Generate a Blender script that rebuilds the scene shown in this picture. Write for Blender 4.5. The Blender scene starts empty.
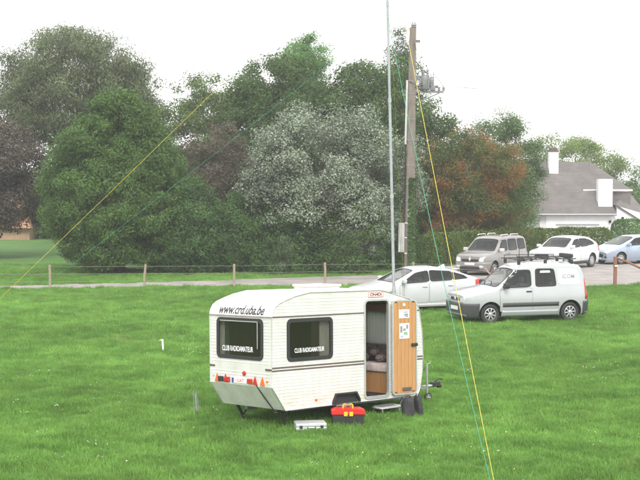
import bpy, bmesh, math, random
import numpy as np
from mathutils import Vector, Matrix
from mathutils.bvhtree import BVHTree

R = math.radians
PI = math.pi
scene = bpy.context.scene
col = scene.collection
random.seed(7)

# ------------------------------------------------------------------ camera
cam = bpy.data.cameras.new("camera")
cam.sensor_width = 36.0
cam.lens = 36.0 * 1400 / 640
cam.clip_start = 0.1
cam.clip_end = 3000
cam_o = bpy.data.objects.new("camera", cam)
col.objects.link(cam_o)
cam_o.location = (0, 0, 4.6)
cam_o.rotation_euler = (R(90) - math.atan(62 / 1400), 0, 0)
scene.camera = cam_o

# ------------------------------------------------------------------ sky and sun (bright overcast)
SUN_EL, SUN_AZ = R(46), R(176)          # azimuth clockwise from +Y: behind the camera
w = bpy.data.worlds.new("World")
scene.world = w
w.use_nodes = True
nt = w.node_tree
nt.nodes.clear()
n_out = nt.nodes.new("ShaderNodeOutputWorld")
n_bg = nt.nodes.new("ShaderNodeBackground")
n_sky = nt.nodes.new("ShaderNodeTexSky")
n_sky.sky_type = 'NISHITA'
n_sky.sun_disc = False
n_sky.sun_elevation = SUN_EL
n_sky.sun_rotation = SUN_AZ
n_sky.dust_density = 4.0
n_tc = nt.nodes.new("ShaderNodeTexCoord")
n_no = nt.nodes.new("ShaderNodeTexNoise")
n_no.inputs["Scale"].default_value = 2.2
n_no.inputs["Detail"].default_value = 5
n_rmp = nt.nodes.new("ShaderNodeValToRGB")
n_rmp.color_ramp.elements[0].position = 0.3
n_rmp.color_ramp.elements[0].color = (8.3, 8.2, 8.25, 1)
n_rmp.color_ramp.elements[1].position = 0.7
n_rmp.color_ramp.elements[1].color = (9.8, 9.6, 9.3, 1)
n_mix = nt.nodes.new("ShaderNodeMixRGB")
n_mix.inputs[0].default_value = 0.88
nt.links.new(n_tc.outputs["Generated"], n_no.inputs["Vector"])
nt.links.new(n_no.outputs["Fac"], n_rmp.inputs["Fac"])
nt.links.new(n_sky.outputs["Color"], n_mix.inputs[1])
nt.links.new(n_rmp.outputs["Color"], n_mix.inputs[2])
nt.links.new(n_mix.outputs["Color"], n_bg.inputs["Color"])
n_bg.inputs["Strength"].default_value = 0.10
nt.links.new(n_bg.outputs["Background"], n_out.inputs["Surface"])

sun = bpy.data.lights.new("sun", 'SUN')
sun.energy = 1.45
sun.angle = R(30)
sun.color = (1.0, 0.97, 0.93)
sun_o = bpy.data.objects.new("sun", sun)
col.objects.link(sun_o)
sd = Vector((math.sin(SUN_AZ) * math.cos(SUN_EL), math.cos(SUN_AZ) * math.cos(SUN_EL), math.sin(SUN_EL)))
sun_o.rotation_euler = sd.to_track_quat('Z', 'Y').to_euler()
sun_o.location = sd * 100

vs = scene.view_settings
vs.view_transform = 'Standard'
vs.look = 'None'
vs.exposure = 1.22
vs.gamma = 1.0
vs.use_curve_mapping = False

# ------------------------------------------------------------------ materials
MATS = {}


def _nodes(m):
    m.use_nodes = True
    t = m.node_tree
    return t, t.nodes, t.links, t.nodes["Principled BSDF"]


def mat(name, c, rough=0.6, metal=0.0, var=0.12, scale=6.0, bump=0.0, bscale=40.0, spec=0.5, coat=0.0, stretch=None, c2=None):
    """Principled material whose colour wanders a little with a noise; optional second colour and fine bump."""
    if name in MATS:
        return MATS[name]
    m = bpy.data.materials.new(name)
    t, N, Lk, b = _nodes(m)
    b.inputs["Roughness"].default_value = rough
    b.inputs["Metallic"].default_value = metal
    b.inputs["Specular IOR Level"].default_value = spec
    b.inputs["Coat Weight"].default_value = coat
    tc = N.new("ShaderNodeTexCoord")
    vec = tc.outputs["Object"]
    if stretch:
        mp = N.new("ShaderNodeMapping")
        mp.inputs["Scale"].default_value = stretch
        Lk.new(vec, mp.inputs["Vector"])
        vec = mp.outputs["Vector"]
    no = N.new("ShaderNodeTexNoise")
    no.inputs["Scale"].default_value = scale
    no.inputs["Detail"].default_value = 6
    no.inputs["Roughness"].default_value = 0.62
    Lk.new(vec, no.inputs["Vector"])
    rp = N.new("ShaderNodeValToRGB")
    if c2 is None:
        a = [max(0, x * (1 - var)) for x in c]
        d = [min(1, x * (1 + var)) for x in c]
    else:
        a, d = c, c2
    rp.color_ramp.elements[0].position = 0.33
    rp.color_ramp.elements[1].position = 0.68
    rp.color_ramp.elements[0].color = (*a, 1)
    rp.color_ramp.elements[1].color = (*d, 1)
    Lk.new(no.outputs["Fac"], rp.inputs["Fac"])
    Lk.new(rp.outputs["Color"], b.inputs["Base Color"])
    if bump > 0:
        n2 = N.new("ShaderNodeTexNoise")
        n2.inputs["Scale"].default_value = bscale
        n2.inputs["Detail"].default_value = 4
        Lk.new(vec, n2.inputs["Vector"])
        bp = N.new("ShaderNodeBump")
        bp.inputs["Strength"].default_value = bump
        bp.inputs["Distance"].default_value = 0.02
        Lk.new(n2.outputs["Fac"], bp.inputs["Height"])
        Lk.new(bp.outputs["Normal"], b.inputs["Normal"])
    MATS[name] = m
    return m


def leaf_mat(name, c, c2, trans=0.25, thresh=None, c3=None, patch=0.35, rough=0.55):
    """Leaves: colour varies from leaf to leaf and from bough to bough; part of the light passes through."""
    if name in MATS:
        return MATS[name]
    m = bpy.data.materials.new(name)
    t, N, Lk, b = _nodes(m)
    geo = N.new("ShaderNodeNewGeometry")
    mx = N.new("ShaderNodeMixRGB")
    mx.inputs[1].default_value = (*c, 1)
    mx.inputs[2].default_value = (*c2, 1)
    Lk.new(geo.outputs["Random Per Island"], mx.inputs[0])
    colr = mx.outputs[0]
    no = N.new("ShaderNodeTexNoise")
    no.inputs["Scale"].default_value = 0.55
    no.inputs["Detail"].default_value = 3
    Lk.new(geo.outputs["Position"], no.inputs["Vector"])
    if c3 is not None:
        rp = N.new("ShaderNodeMapRange")
        rp.inputs[1].default_value = thresh - 0.06
        rp.inputs[2].default_value = thresh + 0.06
        Lk.new(no.outputs["Fac"], rp.inputs[0])
        m3 = N.new("ShaderNodeMixRGB")
        Lk.new(rp.outputs[0], m3.inputs[0])
        Lk.new(colr, m3.inputs[1])
        m3.inputs[2].default_value = (*c3, 1)
        colr = m3.outputs[0]
    mr = N.new("ShaderNodeMapRange")
    mr.inputs[1].default_value = 0.3
    mr.inputs[2].default_value = 0.7
    mr.inputs[3].default_value = 1 - patch
    mr.inputs[4].default_value = 1 + patch
    Lk.new(no.outputs["Fac"], mr.inputs[0])
    ml = N.new("ShaderNodeVectorMath")
    ml.operation = 'SCALE'
    Lk.new(colr, ml.inputs[0])
    Lk.new(mr.outputs[0], ml.inputs["Scale"])
    Lk.new(ml.outputs[0], b.inputs["Base Color"])
    b.inputs["Roughness"].default_value = rough
    b.inputs["Specular IOR Level"].default_value = 0.12
    tr = N.new("ShaderNodeBsdfTranslucent")
    Lk.new(ml.outputs[0], tr.inputs["Color"])
    ms = N.new("ShaderNodeMixShader")
    ms.inputs[0].default_value = trans
    out = N["Material Output"]
    Lk.new(b.outputs[0], ms.inputs[1])
    Lk.new(tr.outputs[0], ms.inputs[2])
    Lk.new(ms.outputs[0], out.inputs["Surface"])
    MATS[name] = m
    return m


def glass_mat(name, tint=(0.55, 0.6, 0.58), rough=0.02):
    if name in MATS:
        return MATS[name]
    m = bpy.data.materials.new(name)
    t, N, Lk, b = _nodes(m)
    N.remove(b)
    tr = N.new("ShaderNodeBsdfTransparent")
    tr.inputs["Color"].default_value = (*tint, 1)
    gl = N.new("ShaderNodeBsdfGlossy")
    gl.inputs["Roughness"].default_value = rough
    lw = N.new("ShaderNodeLayerWeight")
    lw.inputs["Blend"].default_value = 0.5
    pw_ = N.new("ShaderNodeMath")
    pw_.operation = 'POWER'
    pw_.inputs[1].default_value = 5
    Lk.new(lw.outputs["Facing"], pw_.inputs[0])
    fr = N.new("ShaderNodeMapRange")           # Schlick reflectance, the same from both faces of the pane
    fr.inputs[3].default_value = 0.045
    fr.inputs[4].default_value = 1.0
    Lk.new(pw_.outputs[0], fr.inputs[0])
    ms = N.new("ShaderNodeMixShader")
    Lk.new(fr.outputs[0], ms.inputs[0])
    Lk.new(tr.outputs[0], ms.inputs[1])
    Lk.new(gl.outputs[0], ms.inputs[2])
    Lk.new(ms.outputs[0], N["Material Output"].inputs["Surface"])
    MATS[name] = m
    return m


def siding_mat(name, c, pitch=0.075):
    """White painted aluminium with horizontal pressed ribs and faint rust runs low down."""
    m = bpy.data.materials.new(name)
    t, N, Lk, b = _nodes(m)
    b.inputs["Roughness"].default_value = 0.42
    tc = N.new("ShaderNodeTexCoord")
    wv = N.new("ShaderNodeTexWave")
    wv.wave_type = 'BANDS'
    wv.bands_direction = 'Z'
    wv.wave_profile = 'SAW'
    wv.inputs["Scale"].default_value = 2 * PI / (20 * pitch)
    wv.inputs["Distortion"].default_value = 0
    Lk.new(tc.outputs["Object"], wv.inputs["Vector"])
    bp = N.new("ShaderNodeBump")
    bp.inputs["Strength"].default_value = 1.0
    bp.inputs["Distance"].default_value = 0.012
    Lk.new(wv.outputs["Fac"], bp.inputs["Height"])
    Lk.new(bp.outputs["Normal"], b.inputs["Normal"])
    no = N.new("ShaderNodeTexNoise")
    no.inputs["Scale"].default_value = 2.5
    no.inputs["Detail"].default_value = 6
    Lk.new(tc.outputs["Object"], no.inputs["Vector"])
    rp = N.new("ShaderNodeValToRGB")
    rp.color_ramp.elements[0].position = 0.3
    rp.color_ramp.elements[0].color = (c[0] * 0.87, c[1] * 0.88, c[2] * 0.86, 1)
    rp.color_ramp.elements[1].position = 0.6
    rp.color_ramp.elements[1].color = (*c, 1)
    Lk.new(no.outputs["Fac"], rp.inputs["Fac"])
    # faint grey run-off streaks down the sheet
    n5 = N.new("ShaderNodeTexNoise")
    n5.inputs["Scale"].default_value = 7
    n5.inputs["Detail"].default_value = 5
    mp5 = N.new("ShaderNodeMapping")
    mp5.inputs["Scale"].default_value = (1.6, 1.6, 0.12)
    Lk.new(tc.outputs["Object"], mp5.inputs["Vector"])
    Lk.new(mp5.outputs[0], n5.inputs["Vector"])
    r5 = N.new("ShaderNodeMapRange")
    r5.inputs[1].default_value = 0.55
    r5.inputs[2].default_value = 0.75
    r5.inputs[4].default_value = 0.34
    Lk.new(n5.outputs["Fac"], r5.inputs[0])
    m5 = N.new("ShaderNodeMixRGB")
    Lk.new(r5.outputs[0], m5.inputs[0])
    Lk.new(rp.outputs[0], m5.inputs[1])
    m5.inputs[2].default_value = (0.46, 0.47, 0.44, 1)
    # rust-tinted dirt in the lowest ribs
    sx = N.new("ShaderNodeSeparateXYZ")
    Lk.new(tc.outputs["Object"], sx.inputs[0])
    mr = N.new("ShaderNodeMapRange")
    mr.inputs[1].default_value = 0.75
    mr.inputs[2].default_value = 0.5
    Lk.new(sx.outputs["Z"], mr.inputs[0])
    n2 = N.new("ShaderNodeTexNoise")
    n2.inputs["Scale"].default_value = 5
    n2.inputs["Detail"].default_value = 8
    mp = N.new("ShaderNodeMapping")
    mp.inputs["Scale"].default_value = (0.7, 1, 5)
    Lk.new(tc.outputs["Object"], mp.inputs["Vector"])
    Lk.new(mp.outputs[0], n2.inputs["Vector"])
    r2 = N.new("ShaderNodeMapRange")
    r2.inputs[1].default_value = 0.48
    r2.inputs[2].default_value = 0.66
    r2.inputs[4].default_value = 0.6
    Lk.new(n2.outputs["Fac"], r2.inputs[0])
    mm = N.new("ShaderNodeMath")
    mm.operation = 'MULTIPLY'
    Lk.new(mr.outputs[0], mm.inputs[0])
    Lk.new(r2.outputs[0], mm.inputs[1])
    mx = N.new("ShaderNodeMixRGB")
    mx.inputs[2].default_value = (0.62, 0.43, 0.25, 1)
    Lk.new(mm.outputs[0], mx.inputs[0])
    Lk.new(m5.outputs[0], mx.inputs[1])
    Lk.new(mx.outputs[0], b.inputs["Base Color"])
    MATS[name] = m
    return m


M_white = mat("white_paint", (0.78, 0.78, 0.76), 0.4, var=0.05, scale=3)
M_siding = siding_mat("ribbed_siding", (0.74, 0.735, 0.71))
M_under = mat("grey_green_sheet", (0.68, 0.70, 0.64), 0.5, var=0.12, scale=4)
M_trim = mat("aluminium_trim", (0.55, 0.56, 0.56), 0.35, 0.6, var=0.1)
M_strip = mat("dark_brown_strip", (0.10, 0.075, 0.07), 0.5)
M_rubber = mat("black_rubber", (0.022, 0.022, 0.022), 0.75, bump=0.2)
M_blackpl = mat("black_plastic", (0.02, 0.02, 0.022), 0.6, bump=0.1)
M_dark = mat("dark_underbody", (0.02, 0.02, 0.02), 0.8)
M_glass_d = mat("dark_car_glass", (0.012, 0.016, 0.016), 0.04, var=0.02, spec=0.6)
M_glass = glass_mat("tinted_caravan_glass", (0.66, 0.70, 0.68))
M_glass_c = glass_mat("car_window_glass", (0.70, 0.76, 0.74))
M_cabin = mat("car_interior", (0.07, 0.07, 0.075), 0.8)
M_red = mat("red_lens", (0.45, 0.02, 0.015), 0.25, coat=0.5)
M_redplastic = mat("red_plastic", (0.62, 0.02, 0.015), 0.4)
M_orange = mat("orange_lens", (0.75, 0.13, 0.02), 0.3)
M_yellow = mat("yellow_plastic", (0.75, 0.45, 0.02), 0.4)
M_plate = mat("white_plate", (0.72, 0.72, 0.70), 0.4, var=0.04)
M_letter = mat("black_lettering", (0.03, 0.03, 0.04), 0.5)
M_letter_w = mat("white_lettering", (0.8, 0.8, 0.82), 0.5)
M_letter_r = mat("red_lettering", (0.55, 0.04, 0.04), 0.5)
M_letter_g = mat("grey_lettering", (0.25, 0.26, 0.28), 0.5)
M_wood = mat("varnished_wood", (0.40, 0.20, 0.075), 0.4, scale=5, stretch=(6, 6, 0.5), c2=(0.50, 0.27, 0.11), bump=0.05)
M_woodd = mat("dark_veneer", (0.26, 0.13, 0.07), 0.5, scale=5, stretch=(6, 6, 0.6))
M_steel = mat("galvanised_steel", (0.45, 0.46, 0.47), 0.4, 0.8, var=0.15)
M_alu = mat("brushed_aluminium", (0.68, 0.70, 0.72), 0.35, 0.55, var=0.08)
M_chrome = mat("rim_silver", (0.55, 0.56, 0.58), 0.3, 0.7, var=0.06)
M_lamp = mat("headlamp_glass", (0.62, 0.65, 0.68), 0.08, 0.3, var=0.2, scale=20)
M_curtain = mat("lace_curtain", (0.75, 0.73, 0.70), 0.9, bump=0.3, bscale=60, stretch=(14, 14, 1))
M_curtain_r = mat("rose_curtain", (0.68, 0.54, 0.52), 0.9, scale=9, stretch=(10, 10, 0.4), var=0.3)
M_cushion = mat("floral_cushion", (0.45, 0.35, 0.34), 0.95, scale=14, c2=(0.72, 0.65, 0.60))
M_concrete = mat("weathered_concrete", (0.125, 0.105, 0.09), 0.9, scale=3, c2=(0.21, 0.178, 0.155), bump=0.5, bscale=25, stretch=(2, 2, 0.6))
M_lgrey = mat("light_grey_paint", (0.50, 0.50, 0.50), 0.5)
M_mgrey = mat("mid_grey_metal", (0.28, 0.29, 0.30), 0.5, 0.3)
M_post = mat("weathered_wood_post", (0.22, 0.18, 0.13), 0.9, scale=7, stretch=(3, 3, 0.5), c2=(0.36, 0.30, 0.22), bump=0.4)
M_postred = mat("red_brown_post", (0.16, 0.075, 0.05), 0.85, scale=7, stretch=(3, 3, 0.5), c2=(0.26, 0.12, 0.08), bump=0.4)
M_wire = mat("dull_wire", (0.22, 0.21, 0.19), 0.6, 0.4)
M_bark = mat("bark", (0.07, 0.055, 0.045), 0.95, scale=5, stretch=(4, 4, 0.7), c2=(0.14, 0.115, 0.09), bump=0.8, bscale=18)
M_rope_y = mat("yellow_rope", (0.48, 0.40, 0.06), 0.8, var=0.2, scale=30)
M_rope_g = mat("green_rope", (0.05, 0.26, 0.17), 0.8, var=0.2, scale=30)
M_wall_w = mat("white_render", (0.80, 0.80, 0.82), 0.9, var=0.06, scale=1.5, bump=0.2)
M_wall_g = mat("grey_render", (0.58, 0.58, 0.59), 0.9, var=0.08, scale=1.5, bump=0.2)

# ------------------------------------------------------------------ mesh helpers


def link(name, me, m=None, parent=None, smooth=False, loc=None, rot=None):
    if m is not None and not me.materials:
        for q in (m if isinstance(m, (list, tuple)) else [m]):
            me.materials.append(q)
    if smooth:
        me.polygons.foreach_set("use_smooth", [True] * len(me.polygons))
        me.set_sharp_from_angle(angle=R(38))
    o = bpy.data.objects.new(name, me)
    col.objects.link(o)
    if parent:
        o.parent = parent
    if loc:
        o.location = loc
    if rot:
        o.rotation_euler = rot
    return o


def tag(o, label=None, cat=None, group=None, kind=None):
    if label:
        o["label"] = label
    if cat:
        o["category"] = cat
    if group:
        o["group"] = group
    if kind:
        o["kind"] = kind
    return o


def thing(name, label, cat, loc=(0, 0, 0), rot=(0, 0, 0), group=None):
    o = bpy.data.objects.new(name, None)
    o.empty_display_size = 0.3
    col.objects.link(o)
    o.location = loc
    o.rotation_euler = rot
    return tag(o, label, cat, group)


class MB:
    """Collects boxes, tubes, prisms and lathes; build() links them as one mesh."""

    def __init__(s):
        s.v, s.f = [], []

    def add(s, v, f):
        k = len(s.v)
        s.v += [tuple(q) for q in v]
        s.f += [tuple(i + k for i in q) for q in f]
        return s

    def box(s, x0, x1, y0, y1, z0, z1, b=0.0, mtx=None):
        if b > 0:
            bm = bmesh.new()
            bmesh.ops.create_cube(bm, size=1)
            for q in bm.verts:
                q.co = Vector(((x0 + x1) / 2 + q.co.x * (x1 - x0), (y0 + y1) / 2 + q.co.y * (y1 - y0), (z0 + z1) / 2 + q.co.z * (z1 - z0)))
            bmesh.ops.bevel(bm, geom=bm.edges[:], offset=b, segments=2, affect='EDGES', profile=0.5)
            bm.verts.index_update()
            v = [q.co.copy() for q in bm.verts]
            f = [[q.index for q in fc.verts] for fc in bm.faces]
            bm.free()
        else:
            v = [Vector(q) for q in ((x0, y0, z0), (x1, y0, z0), (x1, y1, z0), (x0, y1, z0), (x0, y0, z1), (x1, y0, z1), (x1, y1, z1), (x0, y1, z1))]
            f = [(0, 3, 2, 1), (4, 5, 6, 7), (0, 1, 5, 4), (1, 2, 6, 5), (2, 3, 7, 6), (3, 0, 4, 7)]
        if mtx:
            v = [mtx @ q for q in v]
        return s.add(v, f)

    def tube(s, pts, rad, n=8, cap=True):
        pts = [Vector(p) for p in pts]
        rads = rad if isinstance(rad, (list, tuple)) else [rad] * len(pts)
        v, f = [], []
        ref = None
        for i, p in enumerate(pts):
            d = (pts[min(i + 1, len(pts) - 1)] - pts[max(i - 1, 0)]).normalized()
            if ref is None:
                ref = Vector((0, 0, 1)) if abs(d.z) < 0.9 else Vector((1, 0, 0))
            a = d.cross(ref).normalized()
            bb = d.cross(a).normalized()
            ref = a.cross(d) if False else ref
            for k in range(n):
                t = 2 * PI * k / n
                v.append(p + (a * math.cos(t) + bb * math.sin(t)) * rads[i])
        for i in range(len(pts) - 1):
            for k in range(n):
                f.append((i * n + k, i * n + (k + 1) % n, (i + 1) * n + (k + 1) % n, (i + 1) * n + k))
        if cap:
            f.append(tuple(range(n))[::-1])
            f.append(tuple((len(pts) - 1) * n + k for k in range(n)))
        return s.add(v, f)

    def lathe(s, prof, n=24, mtx=None, closed=False):
        """prof: (radius, height) pairs turned about the z axis."""
        v, f = [], []
        for r, z in prof:
            for k in range(n):
                t = 2 * PI * k / n
                v.append(Vector((r * math.cos(t), r * math.sin(t), z)))
        m = len(prof)
        for i in range(m if closed else m - 1):
            j = (i + 1) % m
            for k in range(n):
                f.append((i * n + k, i * n + (k + 1) % n, j * n + (k + 1) % n, j * n + k))
        if not closed:
            f.append(tuple(range(n))[::-1])
            f.append(tuple((m - 1) * n + k for k in range(n)))
        if mtx:
            v = [mtx @ q for q in v]
        return s.add(v, f)

    def prism(s, poly, axis, a, b):
        """poly in the two other axes, extruded along axis from a to b."""
        n = len(poly)

        def P(q, c):
            return {'x': (c, q[0], q[1]), 'y': (q[0], c, q[1]), 'z': (q[0], q[1], c)}[axis]
        v = [P(q, a) for q in poly] + [P(q, b) for q in poly]
        f = [tuple(range(n)), tuple(range(2 * n - 1, n - 1, -1))]
        f += [(i, n + i, n + (i + 1) % n, (i + 1) % n) for i in range(n)]
        return s.add(v, f)

    def mesh(s, name):
        me = bpy.data.meshes.new(name)
        me.from_pydata([tuple(q) for q in s.v], [], s.f)
        bm = bmesh.new()
        bm.from_mesh(me)
        bmesh.ops.recalc_face_normals(bm, faces=bm.faces[:])
        bm.to_mesh(me)
        bm.free()
        return me

    def build(s, name, m, parent=None, smooth=False, loc=None, rot=None):
        return link(name, s.mesh(name), m, parent, smooth, loc, rot)


def rrect(x0, x1, z0, z1, r, n=5):
    out = []
    for cx, cz, a0 in ((x1 - r, z1 - r, 0), (x0 + r, z1 - r, 90), (x0 + r, z0 + r, 180), (x1 - r, z0 + r, 270)):
        for k in range(n + 1):
            a = R(a0 + 90 * k / n)
            out.append((cx + r * math.cos(a), cz + r * math.sin(a)))
    return out


def ring(poly_o, poly_i, axis, a, b):
    """a frame between two outlines with equal point counts."""
    n = len(poly_o)

    def P(q, c):
        return {'x': (c, q[0], q[1]), 'y': (q[0], c, q[1]), 'z': (q[0], q[1], c)}[axis]
    v = [P(q, a) for q in poly_o] + [P(q, a) for q in poly_i] + [P(q, b) for q in poly_o] + [P(q, b) for q in poly_i]
    f = []
    for i in range(n):
        j = (i + 1) % n
        f += [(i, j, n + j, n + i), (2 * n + i, 3 * n + i, 3 * n + j, 2 * n + j), (i, 2 * n + i, 2 * n + j, j), (n + i, n + j, 3 * n + j, 3 * n + i)]
    return MB().add(v, f)


def boolean_cut(me, cutters):
    """difference of a mesh with a list of MB cutters, returned as a new mesh."""
    o = bpy.data.objects.new("work", me)
    col.objects.link(o)
    tmp = [o]
    for c, cm in cutters:
        cme = c.mesh("cutter")
        if cm:
            cme.materials.append(cm)
        co = bpy.data.objects.new("cutter", cme)
        col.objects.link(co)
        md = o.modifiers.new("b", 'BOOLEAN')
        md.operation = 'DIFFERENCE'
        md.solver = 'EXACT'
        md.object = co
        if cm:
            md.material_mode = 'TRANSFER'
        tmp.append(co)
    dg = bpy.context.evaluated_depsgraph_get()
    res = bpy.data.meshes.new_from_object(o.evaluated_get(dg))
    for q in tmp:
        bpy.data.objects.remove(q)
    return res


def text(name, body, height, m, parent, mtx, width=None, shear=0.0, bold=0.0, depth=0.0015):
    cu = bpy.data.curves.new("t", 'FONT')
    cu.body = body
    cu.size = 1.0
    cu.shear = shear
    cu.offset = bold
    cu.extrude = 0.01
    cu.align_x = 'CENTER'
    cu.align_y = 'CENTER'
    cu.resolution_u = 3
    o = bpy.data.objects.new("t", cu)
    col.objects.link(o)
    dg = bpy.context.evaluated_depsgraph_get()
    me = bpy.data.meshes.new_from_object(o.evaluated_get(dg))
    bpy.data.objects.remove(o)
    n = len(me.vertices)
    co = np.empty(n * 3)
    me.vertices.foreach_get("co", co)
    co = co.reshape(-1, 3)
    mn, mx = co.min(0), co.max(0)
    co -= (mn + mx) / 2
    sy = height / (mx[1] - mn[1])
    sx = (width / (mx[0] - mn[0])) if width else sy
    co *= np.array([sx, sy, depth / 0.02])
    me.vertices.foreach_set("co", co.ravel())
    me.materials.clear()
    me.transform(mtx)
    return link(name, me, m, parent)


def quads_mesh(name, V, F):
    """fast mesh from (n,3) verts and (m,4) quads"""
    me = bpy.data.meshes.new(name)
    me.vertices.add(len(V))
    me.vertices.foreach_set("co", np.asarray(V, np.float32).ravel())
    k = F.shape[1]
    me.loops.add(F.size)
    me.loops.foreach_set("vertex_index", F.astype(np.int32).ravel())
    me.polygons.add(len(F))
    me.polygons.foreach_set("loop_start", np.arange(0, F.size, k, dtype=np.int32))
    me.update(calc_edges=True)
    return me


# ------------------------------------------------------------------ ground


def hfield(x, y):
    """gentle undulation of the meadow, dying out toward the track"""
    x = np.asarray(x, float)
    y = np.asarray(y, float)
    fade = np.clip((55 - y) / 6, 0, 1) * np.clip((y - 5) / 6, 0, 1)
    h = 0.03 * np.sin(x * 0.9 + 0.6 * np.sin(y * 0.5)) * np.cos(y * 0.55 + 0.4 * np.sin(x * 0.7)) + 0.02 * np.sin(x * 2.3 + y * 1.4 + 1.0) * np.sin(y * 1.9 - x * 0.8)
    return h * fade


def grid_mesh(name, xs, ys, zfun):
    X, Y = np.meshgrid(xs, ys)
    V = np.stack([X, Y, zfun(X, Y)], -1).reshape(-1, 3)
    nx, ny = len(xs), len(ys)
    i = np.arange(nx - 1)
    j = np.arange(ny - 1)
    I, J = np.meshgrid(i, j)
    a = (J * nx + I).ravel()
    return quads_mesh(name, V, np.stack([a, a + 1, a + nx + 1, a + nx], -1))


def soil_mat():
    m = bpy.data.materials.new("grass_ground")
    t, N, Lk, b = _nodes(m)
    b.inputs["Roughness"].default_value = 0.95
    geo = N.new("ShaderNodeNewGeometry")
    no = N.new("ShaderNodeTexNoise")
    no.inputs["Scale"].default_value = 0.35
    no.inputs["Detail"].default_value = 10
    no.inputs["Roughness"].default_value = 0.7
    Lk.new(geo.outputs["Position"], no.inputs["Vector"])
    rp = N.new("ShaderNodeValToRGB")
    rp.color_ramp.elements[0].position = 0.3
    rp.color_ramp.elements[0].color = (0.045, 0.125, 0.018, 1)
    rp.color_ramp.elements[1].position = 0.7
    rp.color_ramp.elements[1].color = (0.090, 0.20, 0.032, 1)
    Lk.new(no.outputs["Fac"], rp.inputs["Fac"])
    Lk.new(rp.outputs["Color"], b.inputs["Base Color"])
    n2 = N.new("ShaderNodeTexNoise")
    n2.inputs["Scale"].default_value = 30
    n2.inputs["Detail"].default_value = 4
    Lk.new(geo.outputs["Position"], n2.inputs["Vector"])
    bp = N.new("ShaderNodeBump")
    bp.inputs["Strength"].default_value = 0.7
    bp.inputs["Distance"].default_value = 0.05
    Lk.new(n2.outputs["Fac"], bp.inputs["Height"])
    Lk.new(bp.outputs["Normal"], b.inputs["Normal"])
    return m


xs = np.concatenate([[-900, -300, -120, -60, -40, -30], np.arange(-24, 24.1, 0.5), [30, 40, 60, 120, 300, 900]])
ys = np.concatenate([[-300, -60, -10, 0], np.arange(8, 64.1, 0.5), [70, 80, 95, 120, 200, 400, 1000, 2000]])
o = link("ground", grid_mesh("ground", xs, ys, lambda X, Y: hfield(X, Y)), soil_mat())
o["kind"] = "structure"
o.data.polygons.foreach_set("use_smooth", [True] * len(o.data.polygons))

M_gravel = mat("gravel", (0.185, 0.170, 0.158), 0.95, scale=0.9, c2=(0.30, 0.276, 0.258), bump=0.7, bscale=14)
M_gravel2 = mat("worn_gravel", (0.36, 0.32, 0.29), 0.95, scale=1.4, c2=(0.47, 0.43, 0.40), bump=0.6, bscale=16)


def sheet(name, near, far, z, m, n=80):
    """ragged-edged sheet between two polylines (x, y)"""
    rng = np.random.default_rng(3)
    nx = np.linspace(near[0][0], near[-1][0], n)
    fx = np.linspace(far[0][0], far[-1][0], n)
    ny = np.interp(nx, *zip(*near)) + rng.normal(0, 0.12, n)
    fy = np.interp(fx, *zip(*far)) + rng.normal(0, 0.15, n)
    V, F = [], []
    for i in range(n):
        for k in range(5):
            t = k / 4
            V.append((nx[i] * (1 - t) + fx[i] * t, ny[i] * (1 - t) + fy[i] * t, z))
    for i in range(n - 1):
        for k in range(4):
            F.append((i * 5 + k, (i + 1) * 5 + k, (i + 1) * 5 + k + 1, i * 5 + k + 1))
    me = quads_mesh(name, np.array(V), np.array(F))
    return link(name, me, m)


ROAD_N = [(-80, 56.5), (-13, 57.3), (-5, 58.6), (2.5, 59.4), (8, 58.6), (11.5, 58.3), (13.9, 60.4), (18, 62), (80, 66)]
ROAD_F = [(-80, 58.5), (-13.6, 59.4), (-5.4, 62.6), (2.8, 66.5), (6.5, 72.5), (11, 79.0), (17, 82.5), (26, 84.0), (80, 90)]
tag(sheet("gravel_track", ROAD_N, ROAD_F, 0.012, M_gravel, 160), kind="structure")

tag(sheet("added_bounce_ground", [(9, 84.6), (17, 84.9), (40, 86.5)], [(9, 95.2), (17, 95.2), (40, 95.2)], 0.008, mat("grey_bounce_sheet", (0.30, 0.29, 0.28), 0.9, scale=2, c2=(0.40, 0.385, 0.37)), 30), kind="structure")  # grey sheet added to keep green bounce light off the white house wall

# ------------------------------------------------------------------ house, hedges, distant house


def roof_mat(name, c, c2):
    m = bpy.data.materials.new(name)
    t, N, Lk, b = _nodes(m)
    b.inputs["Roughness"].default_value = 0.85
    geo = N.new("ShaderNodeNewGeometry")
    no = N.new("ShaderNodeTexNoise")
    no.inputs["Scale"].default_value = 0.9
    no.inputs["Detail"].default_value = 8
    no.inputs["Roughness"].default_value = 0.7
    Lk.new(geo.outputs["Position"], no.inputs["Vector"])
    rp = N.new("ShaderNodeValToRGB")
    rp.color_ramp.elements[0].position = 0.32
    rp.color_ramp.elements[0].color = (*c, 1)
    rp.color_ramp.elements[1].position = 0.68
    rp.color_ramp.elements[1].color = (*c2, 1)
    Lk.new(no.outputs["Fac"], rp.inputs["Fac"])
    Lk.new(rp.outputs["Color"], b.inputs["Base Color"])
    wv = N.new("ShaderNodeTexWave")
    wv.wave_type = 'BANDS'
    wv.bands_direction = 'Z'
    wv.wave_profile = 'SAW'
    wv.inputs["Scale"].default_value = 2 * PI / (20 * 0.24)
    wv.inputs["Distortion"].default_value = 0.3
    Lk.new(geo.outputs["Position"], wv.inputs["Vector"])
    bp = N.new("ShaderNodeBump")
    bp.inputs["Strength"].default_value = 1.0
    bp.inputs["Distance"].default_value = 0.05
    Lk.new(wv.outputs["Fac"], bp.inputs["Height"])
    Lk.new(bp.outputs["Normal"], b.inputs["Normal"])
    return m


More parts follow.
